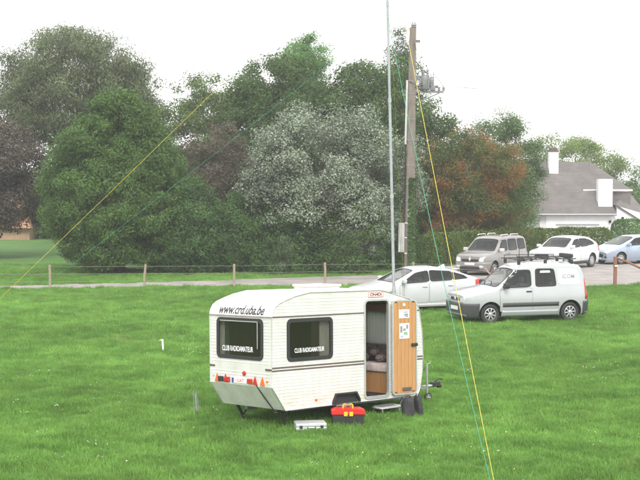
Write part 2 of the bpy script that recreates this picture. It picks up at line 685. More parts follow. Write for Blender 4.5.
M_roof = roof_mat("grey_brown_tiles", (0.092, 0.084, 0.081), (0.155, 0.142, 0.137))
M_roof_o = roof_mat("weathered_red_tiles", (0.30, 0.15, 0.09), (0.42, 0.24, 0.15))


def hx(px, Y):
    return (px - 320) * Y / 1400


def hz(py, Y):
    return 4.6 - (py - 178) * Y / 1400


def slab(poly3, th):
    """thick plate from a planar polygon in space"""
    p = [Vector(q) for q in poly3]
    nrm = (p[1] - p[0]).cross(p[2] - p[0]).normalized()
    if nrm.z < 0:
        nrm = -nrm
    n = len(p)
    v = p + [q - nrm * th for q in p]
    f = [tuple(range(n)), tuple(range(2 * n - 1, n - 1, -1))] + [(i, n + i, n + (i + 1) % n, (i + 1) % n) for i in range(n)]
    return MB().add(v, f)


h = thing("white_house", "white rendered low house with grey brown tiled roof and two white chimneys", "house", (15.3, 95, 0))
ox, oy = 15.3, 95.0


def H(x, y, z):
    return (x - ox, y - oy, z)


xl, xr = 15.35, 20.3            # long low wing facing the camera
ze, zr_ = 2.2, 5.75
MB().box(xl - ox, xr - ox, 0, 9.0, 0, ze).build("wall", M_wall_w, h)
# grey end wall toward the left, seen behind the tree
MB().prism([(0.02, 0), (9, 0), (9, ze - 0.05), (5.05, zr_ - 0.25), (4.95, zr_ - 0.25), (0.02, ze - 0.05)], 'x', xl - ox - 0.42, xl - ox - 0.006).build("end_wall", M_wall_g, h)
# main roof, two slopes meeting at the ridge and a hip to the right
rid_l, rid_r = H(hx(530, 100), 100, zr_), H(hx(589, 100), 100, zr_)
fl, fr = H(hx(537, 94.6), 94.6, 2.16), H(hx(617, 94.6), 94.6, 2.16)
hip_r = H(hx(632, 97.5), 97.5, hz(190, 97.5))
slab([fl, fr, (fr[0] + 0.0, 1.35, 3.05), rid_r, rid_l], 0.12).build("roof", M_roof, h)
r2 = slab([H(hx(583, 97), 97, hz(190, 97)), hip_r, (rid_r[0] + 0.05, rid_r[1] - 0.1, rid_r[2] - 0.01)], 0.10).build("upper_roof", M_roof, h)
slab([(rid_l[0], rid_l[1] + 0.05, rid_l[2]), (rid_r[0], rid_r[1] + 0.05, rid_r[2]), H(xr + 1.2, 104, 2.3), H(xl - 2, 104, 2.3)], 0.12).build("rear_roof", M_roof, h)
MB().tube([H(hx(583, 97), 96.95, hz(190, 97) - 0.02), (hip_r[0], hip_r[1] - 0.05, hip_r[2] - 0.02)], 0.06).build("gutter", M_wall_w, h)
# slate hung storey under the upper roof
MB().box(hx(590, 97.4) - ox, hx(631, 97.4) - ox, 2.5, 5.2, 1.9, hz(192, 97.4)).build("upper_wall", mat("slate_hanging", (0.13, 0.115, 0.11), 0.8, scale=4), h)
MB().tube([(fl[0], fl[1] - 0.05, fl[2] - 0.03), (fr[0], fr[1] - 0.05, fr[2] - 0.03)], 0.06).build("gutter", M_mgrey, h)
# chimneys
c1 = MB().box(hx(548.6, 99) - ox, hx(557.5, 99) - ox, 3.75, 4.45, 4.4, hz(152, 99)).build("chimney", M_wall_w, h)
MB().box(hx(549, 99) - ox - 0.03, hx(557, 99) - ox + 0.03, 3.71, 4.49, hz(152, 99) + 0.002, hz(150.5, 99)).box(hx(549.8, 99) - ox, hx(556.3, 99) - ox, 3.82, 4.38, hz(150.4, 99), hz(148, 99)).build("chimney_cap", mat("chimney_brick", (0.12, 0.09, 0.08), 0.9), c1)
MB().box(hx(598, 95.5) - ox, hx(612, 95.5) - ox, 0.35, 1.1, 2.25, hz(179, 95.5)).build("chimney", M_wall_w, h)
# window band and the small wall lamps
gw = MB().box(hx(556.5, 95) - ox, hx(599, 95) - ox, -0.03, 0.02, 0.05, hz(225.5, 95)).build("garage_door", mat("garage_door_grey", (0.55, 0.56, 0.58), 0.6), h)
MB().box(hx(556, 95) - ox, hx(599.5, 95) - ox, -0.05, 0.01, hz(225.3, 95), hz(224, 95)).build("frame", M_mgrey, gw)
for px, py in ((610.5, 221.5), (623, 218)):
    MB().lathe([(0.02, -0.12), (0.09, -0.08), (0.10, 0.04), (0.03, 0.09)], 10).build("wall_lamp", M_blackpl, h, True, (hx(px, 94.8) - ox, -0.12, hz(py, 94.8)))
# right wing with its own gable
xg = hx(616.6, 95) - ox
MB().prism([(xg + 0.02, 0), (xg + 6, 0), (xg + 6, 1.5), (xg + 2.8, 1.9), (xg + 0.02, hz(206, 95))], 'y', 0.02, 4).build("wing_wall", M_wall_w, h)
slab([(xg - 0.05, -0.12, hz(206, 95) + 0.1), (xg + 3.2, -0.12, hz(234, 95)), (xg + 3.2, 6, hz(234, 95) + 0.6), (xg + 2.0, 6, hz(190, 95)), (xg - 0.05, 3.0, hz(204, 95) + 0.1)], 0.1).build("wing_roof", M_roof, h)

h2 = thing("distant_house", "distant brown roofed house glimpsed under the purple tree at the far left", "house", (-23.6, 104, 0))
MB().box(-3.5, 2.0, 0, 6, 0, 1.0).build("wall", mat("ochre_brick", (0.36, 0.24, 0.15), 0.9, scale=3), h2)
slab([(-4, -0.4, 0.9), (2.3, -0.4, 0.9), (1.2, 3, 2.9), (-4, 3, 2.9)], 0.12).build("roof", M_roof_o, h2)
MB().box(-0.1, 0.4, 2.4, 2.9, 2.2, 3.4).build("chimney", M_wall_w, h2)

# ------------------------------------------------------------------ caravan
CL, CW = 4.03, 1.77
cv = thing("caravan", "old white touring caravan with brown stripes and its wooden door open", "caravan",
           (-0.864, 25.07, 0), (-0.039, 0.031, 0.757))
PROF = [(0, .817), (.315, .385), (3.85, .40), (3.94, .55), (4.005, .90), (4.03, 1.15), (4.0, 1.69), (3.925, 2.09), (3.88, 2.185), (3.79, 2.262), (3.66, 2.318),
        (2.95, 2.49), (2.8, 2.515), (.92, 2.515), (.573, 2.455), (.326, 2.383), (.175, 2.33), (.08, 2.27), (.022, 2.18), (0, 2.09)]
T = 0.03
DOOR = (2.385, 3.03, 0.45, 2.315)
SW = (0.375, 1.512, 1.272, 2.035)
RW = (0.24, 1.545, 1.30, 2.04)
FW = (2.55, 3.35, 1.28, 1.95)      # window in the far wall, seen through the door
arch = [(1.52, 0.2), (1.53, 0.45), (1.60, 0.575), (2.13, 0.575), (2.215, 0.45), (2.225, 0.2)]
near = boolean_cut(MB().prism(PROF, 'y', 0, T).mesh("side_wall"),
                   [(MB().prism(rrect(*DOOR, 0.09), 'y', -1, 1), None), (MB().prism(rrect(*SW, 0.09), 'y', -1, 1), None), (MB().prism(arch, 'y', -1, 1), None)])
near_o = link("side_wall", near, M_siding, cv)
far = boolean_cut(MB().prism(PROF, 'y', CW - T, CW).mesh("side_wall"), [(MB().prism(rrect(*FW, 0.06), 'y', 0, 3), None), (MB().prism(arch, 'y', 0, 3), None)])
link("side_wall", far, M_siding, cv)


def skin(name, pts, m, th=0.025, y0=T + 0.001, y1=CW - T - 0.001, camber=0.0):
    """sheet following the side profile between the two side walls, thickened inward"""
    n = len(pts)
    V, F = [], []
    ny = 9
    c = Vector((2.0, 1.4))
    for i, p in enumerate(pts):
        a = Vector(pts[max(i - 1, 0)])
        b_ = Vector(pts[min(i + 1, n - 1)])
        d = (b_ - a).normalized()
        nn = Vector((d.y, -d.x))
        if nn.dot(Vector(p) - c) < 0:
            nn = -nn
        for k in range(ny):
            t = k / (ny - 1)
            bul = camber * (1 - (2 * t - 1) ** 2) * min(1, i / 5, (n - 1 - i) / 3)
            V.append((p[0] + nn.x * bul, y0 + (y1 - y0) * t, p[1] + nn.y * bul))
            V.append((p[0] + nn.x * (bul - th), y0 + (y1 - y0) * t, p[1] + nn.y * (bul - th)))
    W_ = ny * 2
    for i in range(n - 1):
        for k in range(ny - 1):
            a = i * W_ + k * 2
            F.append((a, a + 2, a + W_ + 2, a + W_))
            F.append((a + 1, a + W_ + 1, a + W_ + 3, a + 3))
        for k in (0, ny - 1):
            a = i * W_ + k * 2
            F.append((a, a + W_, a + W_ + 1, a + 1))
    for i in (0, n - 1):
        for k in range(ny - 1):
            a = i * W_ + k * 2
            F.append((a, a + 1, a + 3, a + 2))
    return MB().add(V, F)


rw = boolean_cut(MB().box(0.0, 0.025, T + .001, CW - T - .001, 0.82, 2.09).mesh("rear_wall"), [(MB().prism(rrect(*RW, 0.09), 'x', -1, 1), None)])
rear_o = link("rear_wall", rw, M_siding, cv)
roof_pts = [PROF[i] for i in range(len(PROF) - 1, 9, -1)]
roof_o = skin("roof", [(p[0], p[1] + 0.001) for p in roof_pts], None, camber=0.035).build("roof", mat("roof_white", (0.80, 0.79, 0.76), 0.35, var=0.05, scale=2), cv, True)
fwl = boolean_cut(skin("front_wall", PROF[2:11], None).mesh("front_wall"), [(MB().prism(rrect(0.36, 1.42, 1.46, 2.02, 0.06), 'x', 3.5, 4.5), None)])
link("front_wall", fwl, M_siding, cv)
MB().add([(3.93, 0.34, 1.44), (3.93, 1.44, 1.44), (3.90, 1.44, 2.04), (3.90, 0.34, 2.04), (3.937, 0.34, 1.44), (3.937, 1.44, 1.44), (3.907, 1.44, 2.04), (3.907, 0.34, 2.04)],
         [(0, 1, 2, 3), (7, 6, 5, 4), (0, 4, 5, 1), (1, 5, 6, 2), (2, 6, 7, 3), (3, 7, 4, 0)]).build("front_pane", M_glass, cv)
skin("rear_under_panel", [PROF[0], PROF[1]], None).build("rear_under_panel", M_under, cv)
MB().box(0.33, 3.84, T + .002, CW - T - .002, 0.40, 0.44).build("floor", M_dark, cv)
# aluminium edge rails along the near outline and the rear corner posts
MB().tube([(p[0], -0.004, p[1]) for p in PROF + PROF[:1]], 0.011, 6).build("edge_trim", M_trim, cv)
MB().tube([(p[0], CW + 0.004, p[1]) for p in PROF + PROF[:1]], 0.011, 6).build("edge_trim", M_trim, cv)
# pressed ribs of the aluminium sheet, one strip each, stopping at the openings


def spans(z, poly, gaps):
    xs_ = []
    for (ax, az), (bx_, bz) in zip(poly, poly[1:] + poly[:1]):
        if (az - z) * (bz - z) < 0:
            xs_.append(ax + (bx_ - ax) * (z - az) / (bz - az))
    xs_ = sorted(xs_)
    segs = [(xs_[0] + 0.02, xs_[-1] - 0.02)]
    for a, b_, z0, z1 in gaps:
        if z0 < z < z1:
            new = []
            for p, q in segs:
                if a > p:
                    new.append((p, min(q, a)))
                if b_ < q:
                    new.append((max(p, b_), q))
            segs = [(p, q) for p, q in new if q - p > 0.03]
    return segs


ribs_at = [z for z in np.arange(0.475, 2.44, 0.0585) if not any(abs(z - q) < 0.024 for q in (1.168, 1.115, 2.088))]
for z in ribs_at:
    for p, q in spans(z, PROF, [(DOOR[0] - .037, DOOR[1] + .037, DOOR[2] - .04, DOOR[3] + .04), (SW[0] - .015, SW[1] + .015, SW[2] - .02, SW[3] + .02), (1.49, 2.26, 0.3, 0.62), (2.46, 2.90, 2.37, 2.5)]):
        MB().prism([(-0.0005, z - 0.006), (-0.0055, z - 0.003), (-0.0005, z + 0.012)], 'x', p, q).build("rib", M_siding, near_o)
    if 0.86 < z < 2.06:
        for p, q in spans(z, [(0.02, 0.8), (CW - 0.02, 0.8), (CW - 0.02, 2.1), (0.02, 2.1)], [(RW[0] - .015, RW[1] + .015, RW[2] - .02, RW[3] + .02), (0.15, 1.64, 0.82, 1.0)]):
            MB().prism([(-0.0005, z - 0.006), (-0.0055, z - 0.003), (-0.0005, z + 0.012)], 'y', p, q).build("rib", M_siding, rear_o)
# belt rail and double stripe
MB().box(-0.012, DOOR[0] - .03, -0.012, -0.001, 2.078, 2.098).build("belt_rail", M_strip, cv)
MB().box(DOOR[1] + 0.73, 3.92, -0.012, -0.001, 2.078, 2.098).build("belt_rail", M_strip, cv)
MB().box(-0.014, -0.001, -0.012, CW + 0.012, 2.075, 2.10).build("belt_rail", mat("grey_brown_rail", (0.26, 0.23, 0.21), 0.5), cv)
for z in (1.168, 1.115):
    MB().box(0.0, DOOR[0] - .03, -0.008, -0.001, z - 0.013, z + 0.013).build("stripe", M_strip, cv)
    MB().box(DOOR[1] + 0.72, 4.02, -0.008, -0.001, z - 0.013, z + 0.013).build("stripe", M_strip, cv)
MB().box(-0.012, -0.001, 0.0, 0.17, 1.118, 1.152).build("stripe", M_strip, cv)
MB().box(-0.012, -0.001, CW - 0.15, CW, 1.118, 1.152).build("stripe", M_strip, cv)


def window(axis, rect, a, b, r=0.09, fr=0.055, name="window"):
    """rubber-framed acrylic window: frame on the outside of the wall, pane in the opening"""
    f_ = ring(rrect(rect[0] - .012, rect[1] + .012, rect[2] - .012, rect[3] + .012, r + .012), rrect(rect[0] + fr, rect[1] - fr, rect[2] + fr, rect[3] - fr, r - 0.04), axis, a, b).build(name, M_blackpl, cv)
    mid = (a + b) / 2
    MB().prism(rrect(rect[0] + fr - .004, rect[1] - fr + .004, rect[2] + fr - .004, rect[3] - fr + .004, r - 0.037), axis, mid - 0.003, mid + 0.003).build("pane", M_glass, f_)
    return f_


wn = window('y', SW, -0.014, 0.012)
wr = window('x', RW, -0.014, 0.012)
wf = window('y', FW, CW - 0.012, CW + 0.012, 0.06, 0.03)
MB().box(-0.022, -0.0145, RW[0] + 0.13, RW[0] + 0.145, 1.5, 2.0).box(-0.022, -0.0145, RW[0] + 0.13, RW[1] - 0.1, 1.985, 2.0).build("inner_rail", M_trim, wr)
# writing
MX_side = Matrix(((1, 0, 0, 0), (0, 0, -1, 0), (0, 1, 0, 0), (0, 0, 0, 1)))          # text x -> x, y -> z, faces -y
MX_rear = Matrix(((0, 0, -1, 0), (-1, 0, 0, 0), (0, 1, 0, 0), (0, 0, 0, 1)))        # text x -> -y, y -> z, faces -x


def at(mx, p):
    return Matrix.Translation(Vector(p)) @ mx


text("window_lettering", "CLUB RADIOAMATEUR", 0.085, M_letter_w, cv, at(MX_side, (0.93, -0.004, 1.46)), 0.75, bold=0.015)
text("window_lettering", "CLUB RADIOAMATEUR", 0.10, M_letter_w, cv, at(MX_rear, (-0.004, 0.955, 1.48)), 0.88, bold=0.015)
wa = text("web_address", "www.crd.uba.be", 0.175, M_letter, cv, at(MX_rear, (0, 0.865, 2.205)), 1.28, shear=0.28, bold=0.022)
tbm = bmesh.new()
tbm.from_mesh(wa.data)
for k in range(1, 10):
    bmesh.ops.bisect_plane(tbm, geom=tbm.verts[:] + tbm.edges[:] + tbm.faces[:], plane_co=(0, 0, 2.11 + 0.02 * k), plane_no=(0, 0, 1))
bmesh.ops.triangulate(tbm, faces=tbm.faces[:])
tbm.to_mesh(wa.data)
tbm.free()
rbm = bmesh.new()
rbm.from_mesh(roof_o.data)
rbv = BVHTree.FromBMesh(rbm)
for q in wa.data.vertices:        # the letters follow the curved upper rear panel
    hit = rbv.ray_cast(Vector((-1, q.co.y, max(q.co.z, 2.095))), Vector((1, 0, 0)))
    if hit[0] is not None:
        q.co.x += hit[0].x - 0.004
rbm.free()
sg = MB().box(2.47, 2.885, -0.012, -0.001, 2.385, 2.485).build("call_sign_plate", mat("pink_white_plate", (0.75, 0.68, 0.67), 0.5, var=0.03), cv)
ring(rrect(2.47, 2.885, 2.385, 2.485, 0.012, 2), rrect(2.476, 2.879, 2.391, 2.479, 0.006, 2), 'y', -0.016, -0.0122).build("border", M_letter_r, sg)
text("call_sign", "ON4DI", 0.062, mat("dark_red_lettering", (0.16, 0.02, 0.03), 0.5), sg, at(MX_side, (2.677, -0.0135, 2.435)), 0.32, bold=0.03)
# rear lamps, triangles, number plate
pl = MB().box(-0.014, -0.001, 0.70, 1.12, 0.845, 0.945, 0.004).build("number_plate", M_plate, cv)
text("plate_text", "1-GAT", 0.06, M_letter_r, pl, at(MX_rear, (-0.0155, 0.89, 0.895)), 0.26)
MB().box(-0.0165, -0.0142, 1.055, 1.11, 0.85, 0.94).build("plate_band", mat("plate_blue", (0.03, 0.06, 0.3), 0.5), pl)
for yc in (1.545, 1.30, 0.455, 0.25):
    t_ = MB().prism([(yc - .065, 0.84), (yc + .065, 0.84), (yc, 0.99)], 'x', -0.018, -0.001).build("triangle_reflector", M_orange if yc in (1.545, 0.25) else M_red, cv)
for ya, yb in ((1.36, 1.50), (1.17, 1.29), (0.53, 0.66)):
    lm = MB().box(-0.035, -0.001, ya, yb, 0.85, 0.945, 0.01).build("tail_lamp", M_red if ya < 1.3 else M_blackpl, cv)
MB().lathe([(0.045, 0), (0.045, 0.02), (0.03, 0.03)], 12, at(Matrix.Rotation(R(-90), 4, 'Y'), (-0.001, 0.76, 1.035))).build("fog_lamp", M_red, cv)
MB().box(-0.012, -0.001, 0.10, 0.15, 0.90, 0.93).build("side_marker", M_orange, cv)
MB().box(-0.012, -0.001, CW - 0.13, CW - 0.09, 0.93, 0.97).build("side_marker", mat("pale_lens", (0.4, 0.5, 0.5), 0.3), cv)
MB().tube([(-0.012, 0.42, 0.84), (0.12, 0.36, 0.62), (0.31, 0.30, 0.36), (0.5, 0.3, 0.30), (0.9, 0.35, 0.36)], 0.012).build("lighting_cable", M_rubber, cv)
MB().lathe([(0.028, 0), (0.028, 0.012), (0.012, 0.016)], 10, at(Matrix.Rotation(R(90), 4, 'X'), (1.09, -0.001, 0.515))).build("side_reflector", M_orange, cv)
# roof hatch, low and wide
MB().box(1.66, 2.30, 0.60, 1.22, 2.54, 2.585, 0.012).box(1.63, 2.33, 0.57, 1.25, 2.588, 2.635, 0.02).build("roof_hatch", mat("yellowed_hatch", (0.72, 0.66, 0.60), 0.5), cv)
# door frame, open leaf folded back against the wall
ring(rrect(DOOR[0] - .035, DOOR[1] + .035, DOOR[2] - .03, DOOR[3] + .03, 0.11), rrect(DOOR[0] + .006, DOOR[1] - .006, DOOR[2] + .006, DOOR[3] - .006, 0.085), 'y', -0.02, T + 0.01).build("door_frame", M_trim, cv)
dl = bpy.data.objects.new("door", None)
col.objects.link(dl)
dl.parent = cv
dl.location = (DOOR[1] + 0.06, -0.03, DOOR[2])
dl.rotation_euler = (0, 0, R(-3.0))
dl["label"] = "wooden inner face of the opened door"
dw, dh = 0.665, 1.86
ring(rrect(0, dw, 0, dh, 0.09), rrect(0.028, dw - 0.028, 0.028, dh - 0.028, 0.07), 'y', -0.036, 0.0).build("door_rim", M_trim, dl)
npl = 6
for k in range(npl):
    x0 = 0.03 + k * (dw - 0.06) / npl
    x1 = 0.03 + (k + 1) * (dw - 0.06) / npl - 0.006
    MB().box(x0, x1, -0.034, -0.012, 0.03 + (0.03 if k in (0, npl - 1) else 0), dh - 0.03 - (0.03 if k in (0, npl - 1) else 0), 0.003).build("plank", M_wood, dl)
MB().box(0.02, dw - 0.02, -0.011, -0.002, 0.02, dh - 0.02).build("backing", M_woodd, dl)
M_paper = mat("printed_paper", (0.75, 0.74, 0.72), 0.8, scale=5, var=0.03)
p1 = MB().box(0.17, 0.45, -0.040, -0.0365, 1.50, 1.67).build("poster", M_paper, dl)
for (xa, xb, za, zb, cc) in ((0.30, 0.40, 1.61, 1.63, 'k'), (0.31, 0.42, 1.55, 1.59, 'k'), (0.34, 0.41, 1.52, 1.545, 'k')):
    MB().box(xa, xb, -0.0425, -0.0402, za, zb).build("print", M_letter_g, p1)
p2 = MB().box(0.18, 0.45, -0.040, -0.0365, 1.10, 1.40).build("poster", M_paper, dl)
for (xa, xb, za, zb, mm) in ((0.20, 0.26, 1.22, 1.35, M_letter_g), (0.28, 0.35, 1.25, 1.30, M_letter_g), (0.36, 0.42, 1.29, 1.37, M_letter_g), (0.30, 0.40, 1.17, 1.23, mat("print_green", (0.25, 0.38, 0.25), 0.7)), (0.21, 0.29, 1.12, 1.16, mat("print_violet", (0.42, 0.38, 0.55), 0.7))):
    MB().box(xa, xb, -0.0425, -0.0402, za, zb).build("print", mm, p2)
MB().lathe([(0.035, 0), (0.035, 0.01), (0.01, 0.02)], 10, at(Matrix.Rotation(R(90), 4, 'X'), (0.31, -0.036, 1.76))).build("lamp_button", mat("cream_plastic", (0.7, 0.65, 0.5), 0.5), dl)
MB().box(0.50, 0.66, -0.07, -0.0365, 0.94, 1.0, 0.01).build("handle", M_blackpl, dl)
MB().box(0.26, 0.50, -0.048, -0.0365, 0.07, 0.14, 0.006).build("kick_pocket", M_strip, dl)
# interior: bench with cushions opposite the door, curtains, lockers
MB().box(3.30, 3.80, T + .03, CW - T - .03, 0.45, 0.86).build("bench", M_wood, cv)
MB().box(3.26, 3.84, T + .03, CW - T - .03, 0.865, 1.03, 0.04).build("seat_cushion", M_cushion, cv, True)
MB().box(3.76, 3.90, T + .03, CW - T - .03, 1.035, 1.36, 0.03).build("back_cushion", mat("dark_cushion", (0.09, 0.07, 0.07), 0.95, scale=14, c2=(0.26, 0.20, 0.19)), cv, True)
for k in range(6):
    s_ = 0.11 + 0.03 * random.random()
    MB().lathe([(0.01, -s_ * .6), (s_ * .8, -s_ * .4), (s_, 0), (s_ * .75, s_ * .5), (0.02, s_ * .7)], 9).build("cushion", mat("dark_check_cushion", (0.06, 0.05, 0.05), 0.95, scale=18, c2=(0.38, 0.30, 0.28)), cv, True, (3.58 + 0.06 * (k % 2), 0.25 + 0.24 * k, 1.11 + 0.1 * (k % 2)))


def curtain(name, x0, x1, y, z0, z1, m, folds=7, amp=0.018, axis='y'):
    n = folds * 6
    V, F = [], []
    for i in range(n + 1):
        t = i / n
        a = amp * math.sin(2 * PI * folds * t)
        for z in (z0, z1):
            u = x0 + (x1 - x0) * t
            V.append((u, y + a, z) if axis == 'y' else (y + a, u, z))
    F = [(2 * i, 2 * i + 2, 2 * i + 3, 2 * i + 1) for i in range(n)]
    me = bpy.data.meshes.new(name)
    me.from_pydata(V, [], F)
    o = link(name, me, m, cv)
    return o


M_sheer = leaf_mat("sheer_curtain", (0.75, 0.73, 0.70), (0.70, 0.68, 0.66), trans=0.6, patch=0.05)
curtain("curtain", 0.40, 1.44, 3.85, 1.38, 2.03, M_sheer, 12, axis='x')
M_russet_c = mat("russet_curtain", (0.25, 0.09, 0.05), 0.9, var=0.3, scale=10)
curtain("curtain", 1.44, 1.72, 3.83, 1.30, 2.06, M_russet_c, 5, axis='x')
curtain("curtain", 0.06, 0.38, 3.83, 1.30, 2.06, M_russet_c, 5, axis='x')
curtain("curtain", 1.24, 1.49, 0.06, 1.24, 2.05, M_curtain_r, 5)
curtain("curtain", 1.58, 1.40, 0.06, 1.26, 2.05, M_curtain_r, 3, axis='x')
MB().box(3.35, 3.78, T + .02, CW - T - .02, 2.06, 2.215).build("locker", M_woodd, cv)
MB().box(3.06, 3.80, CW - T - .02, CW - T - .006, 0.5, 2.3).build("wall_lining", M_woodd, cv)
MB().box(2.40, 3.90, T + .006, T + .016, 0.46, 0.47).build("threshold", M_trim, cv)
MB().box(0.42, 1.0, T + 0.03, CW - T - 0.03, 0.45, 0.95).build("rear_bench", M_woodd, cv)
MB().box(0.45, 2.2, CW - T - 0.028, CW - T - 0.008, 0.5, 2.3).build("wall_lining", M_woodd, cv)
MB().box(1.9, 2.33, 1.0, CW - 0.06, 0.45, 2.2).build("wardrobe", M_woodd, cv)
MB().box(0.55, 0.75, 0.5, 0.7, 1.06, 1.72, 0.06).build("red_jacket", mat("red_cloth", (0.35, 0.03, 0.04), 0.9), cv, True)
MB().box(0.9, 1.35, 0.35, 0.9, 0.9, 1.30, 0.05).build("radio_desk", mat("radio_dark", (0.05, 0.06, 0.08), 0.6), cv)
# wheel arch box, wheels, axle
MB().box(1.54, 2.21, T + .003, 0.34, 0.42, 0.60).build("wheel_box", M_dark, cv)
ring([(1.50, 0.40), (1.51, 0.46), (1.585, 0.60), (2.145, 0.60), (2.235, 0.46), (2.245, 0.40)], [(1.53, 0.40), (1.54, 0.45), (1.61, 0.57), (2.12, 0.57), (2.205, 0.45), (2.215, 0.40)], 'y', -0.03, 0.02).build("wheel_arch", M_blackpl, cv)


def wheel_parts(parent, loc, r, wd, side, rim_mat, spokes=7, name="wheel", rimr=0.62, cover=True):
    """side = +1 when the outer face looks along +y of the parent"""
    wh = bpy.data.objects.new(name, None)
    col.objects.link(wh)
    wh.parent = parent
    wh.location = loc
    wh.rotation_euler = (R(-90) * side, random.uniform(0, 1.2), 0)
    hw_ = wd / 2
    MB().lathe([(r * rimr, -hw_ * .8), (r * .86, -hw_), (r * .97, -hw_ * .75), (r, -hw_ * .3), (r, hw_ * .3), (r * .97, hw_ * .75), (r * .86, hw_), (r * rimr, hw_ * .8)], 28, closed=True).build("tyre", M_rubber, wh, True)
    rm = MB()
    rm.lathe([(r * rimr, hw_ * .3), (r * rimr, hw_ * .85), (r * rimr * .93, hw_ * .9), (r * rimr * .88, hw_ * .45)], 28, closed=True)
    rm.lathe([(r * .20, hw_ * .4), (r * .20, hw_ * .92), (r * .12, hw_ * 1.0)], 14)
    for k in range(spokes):
        a = 2 * PI * k / spokes
        rm.box(r * .15, r * rimr * .92, -r * .06, r * .06, hw_ * .55, hw_ * .86, 0.004, Matrix.Rotation(a, 4, 'Z'))
    rm.build("rim", rim_mat, wh, True)
    MB().lathe([(r * rimr * .95, hw_ * .1), (r * rimr * .95, hw_ * .3)], 20).build("brake_disc", M_dark, wh)
    return wh


wheel_parts(cv, (1.88, 0.13, 0.35), 0.30, 0.16, -1, M_lgrey, 8, rimr=0.66)
wheel_parts(cv, (1.88, CW - 0.13, 0.35), 0.30, 0.16, 1, M_lgrey, 8, rimr=0.66)
MB().tube([(1.88, 0.2, 0.35), (1.88, CW - 0.2, 0.35)], 0.035).build("axle", M_dark, cv)
MB().box(0.5, 4.2, 0.42, 0.50, 0.29, 0.398).box(0.5, 4.2, CW - .50, CW - .42, 0.29, 0.398).build("chassis", M_mgrey, cv)
for y_ in (0.30, CW - 0.30):
    MB().box(-0.06, 0.06, y_ - .07, y_ + .07, 0.02, 0.05, mtx=Matrix.Translation((0.62, 0, 0))).tube([(0.62, y_, 0.05), (0.42, y_, 0.38)], 0.028, 6).tube([(0.55, y_, 0.15), (0.75, y_, 0.38)], 0.014, 6).build("corner_steady", M_dark, cv)
    MB().box(-0.06, 0.06, y_ - .07, y_ + .07, 0.11, 0.14, mtx=Matrix.Translation((3.62, 0, 0))).tube([(3.62, y_, 0.13), (3.78, y_, 0.39)], 0.022, 6).build("corner_steady", M_mgrey, cv)
hc = CW / 2
MB().tube([(3.7, 0.46, 0.34), (4.9, hc - 0.03, 0.42), (5.45, hc, 0.43)], 0.035, 6).tube([(3.7, CW - 0.46, 0.34), (4.9, hc + 0.03, 0.42)], 0.035, 6).build("drawbar", M_steel, cv)
MB().box(5.25, 5.5, hc - .05, hc + .05, 0.40, 0.50, 0.015).lathe([(0.05, -0.05), (0.06, 0), (0.02, 0.05)], 10, Matrix.Translation((5.5, hc, 0.42))).tube([(5.3, hc, 0.48), (5.5, hc, 0.56), (5.6, hc, 0.54)], 0.014, 6).build("hitch", M_blackpl, cv)
jx, jy = 4.72, 0.52
MB().tube([(jx, jy, 0.30), (jx, jy, 0.95)], 0.024, 8).tube([(jx, jy, 0.93), (jx + 0.10, jy, 0.95), (jx + 0.10, jy, 1.02)], 0.010, 6).build("jockey_stand", M_steel, cv)
MB().box(jx - 0.03, jx + 0.03, jy, 0.80, 0.42, 0.48).build("jockey_clamp", M_steel, cv)
wheel_parts(cv, (jx + 0.03, jy, 0.25), 0.10, 0.06, -1, M_lgrey, 4, "jockey_wheel")
MB().lathe([(0.13, 0), (0.14, 0.03), (0.14, 0.34), (0.10, 0.42), (0.04, 0.44), (0.04, 0.48)], 14, Matrix.Translation((4.25, hc + 0.1, 0.44))).build("gas_bottle", M_lgrey, cv, True)

# ------------------------------------------------------------------ things on the grass round the caravan
ct = thing("toolbox", "black plastic toolbox with red lid and yellow handle beside the caravan wheel", "toolbox", (0.52, 25.93, 0), (0, 0, R(3)))
MB().prism([(-0.27, 0.02), (0.27, 0.02), (0.30, 0.22), (-0.30, 0.22)], 'y', -0.14, 0.14).build("base", M_blackpl, ct)
MB().prism([(-0.315, 0.222), (0.315, 0.222), (0.31, 0.28), (0.23, 0.315), (-0.23, 0.315), (-0.31, 0.28)], 'y', -0.155, 0.155).build("lid", M_redplastic, ct)
MB().tube([(-0.09, 0, 0.31), (-0.09, 0, 0.37), (-0.07, 0, 0.39), (0.07, 0, 0.39), (0.09, 0, 0.37), (0.09, 0, 0.31)], 0.015, 6).build("handle", M_yellow, ct)
for x_ in (-0.05, 0.05):
    MB().box(x_ - 0.035, x_ + 0.035, -0.168, -0.1555, 0.19, 0.27, 0.004).build("latch", M_yellow, ct)
MB().box(-0.20, 0.20, -0.146, -0.1405, 0.08, 0.15, 0.004).build("panel", M_dark, ct)

al = thing("metal_case", "flat silver aluminium case lying on the grass before the caravan", "case", (-0.18, 25.40, 0), (0, 0, R(8)))
MB().box(-0.28, 0.28, -0.19, 0.19, 0.03, 0.085, 0.01).build("tray", M_alu, al)
MB().box(-0.28, 0.28, -0.19, 0.19, 0.09, 0.15, 0.012).build("lid", M_alu, al)
MB().tube([(-0.07, -0.19, 0.09), (-0.07, -0.235, 0.07), (0.07, -0.235, 0.07), (0.07, -0.19, 0.09)], 0.011, 6).build("handle", M_blackpl, al)
for x_ in (-0.19, 0.19):
    MB().box(x_ - 0.03, x_ + 0.03, -0.2, -0.1905, 0.06, 0.115, 0.003).build("latch", M_blackpl, al)

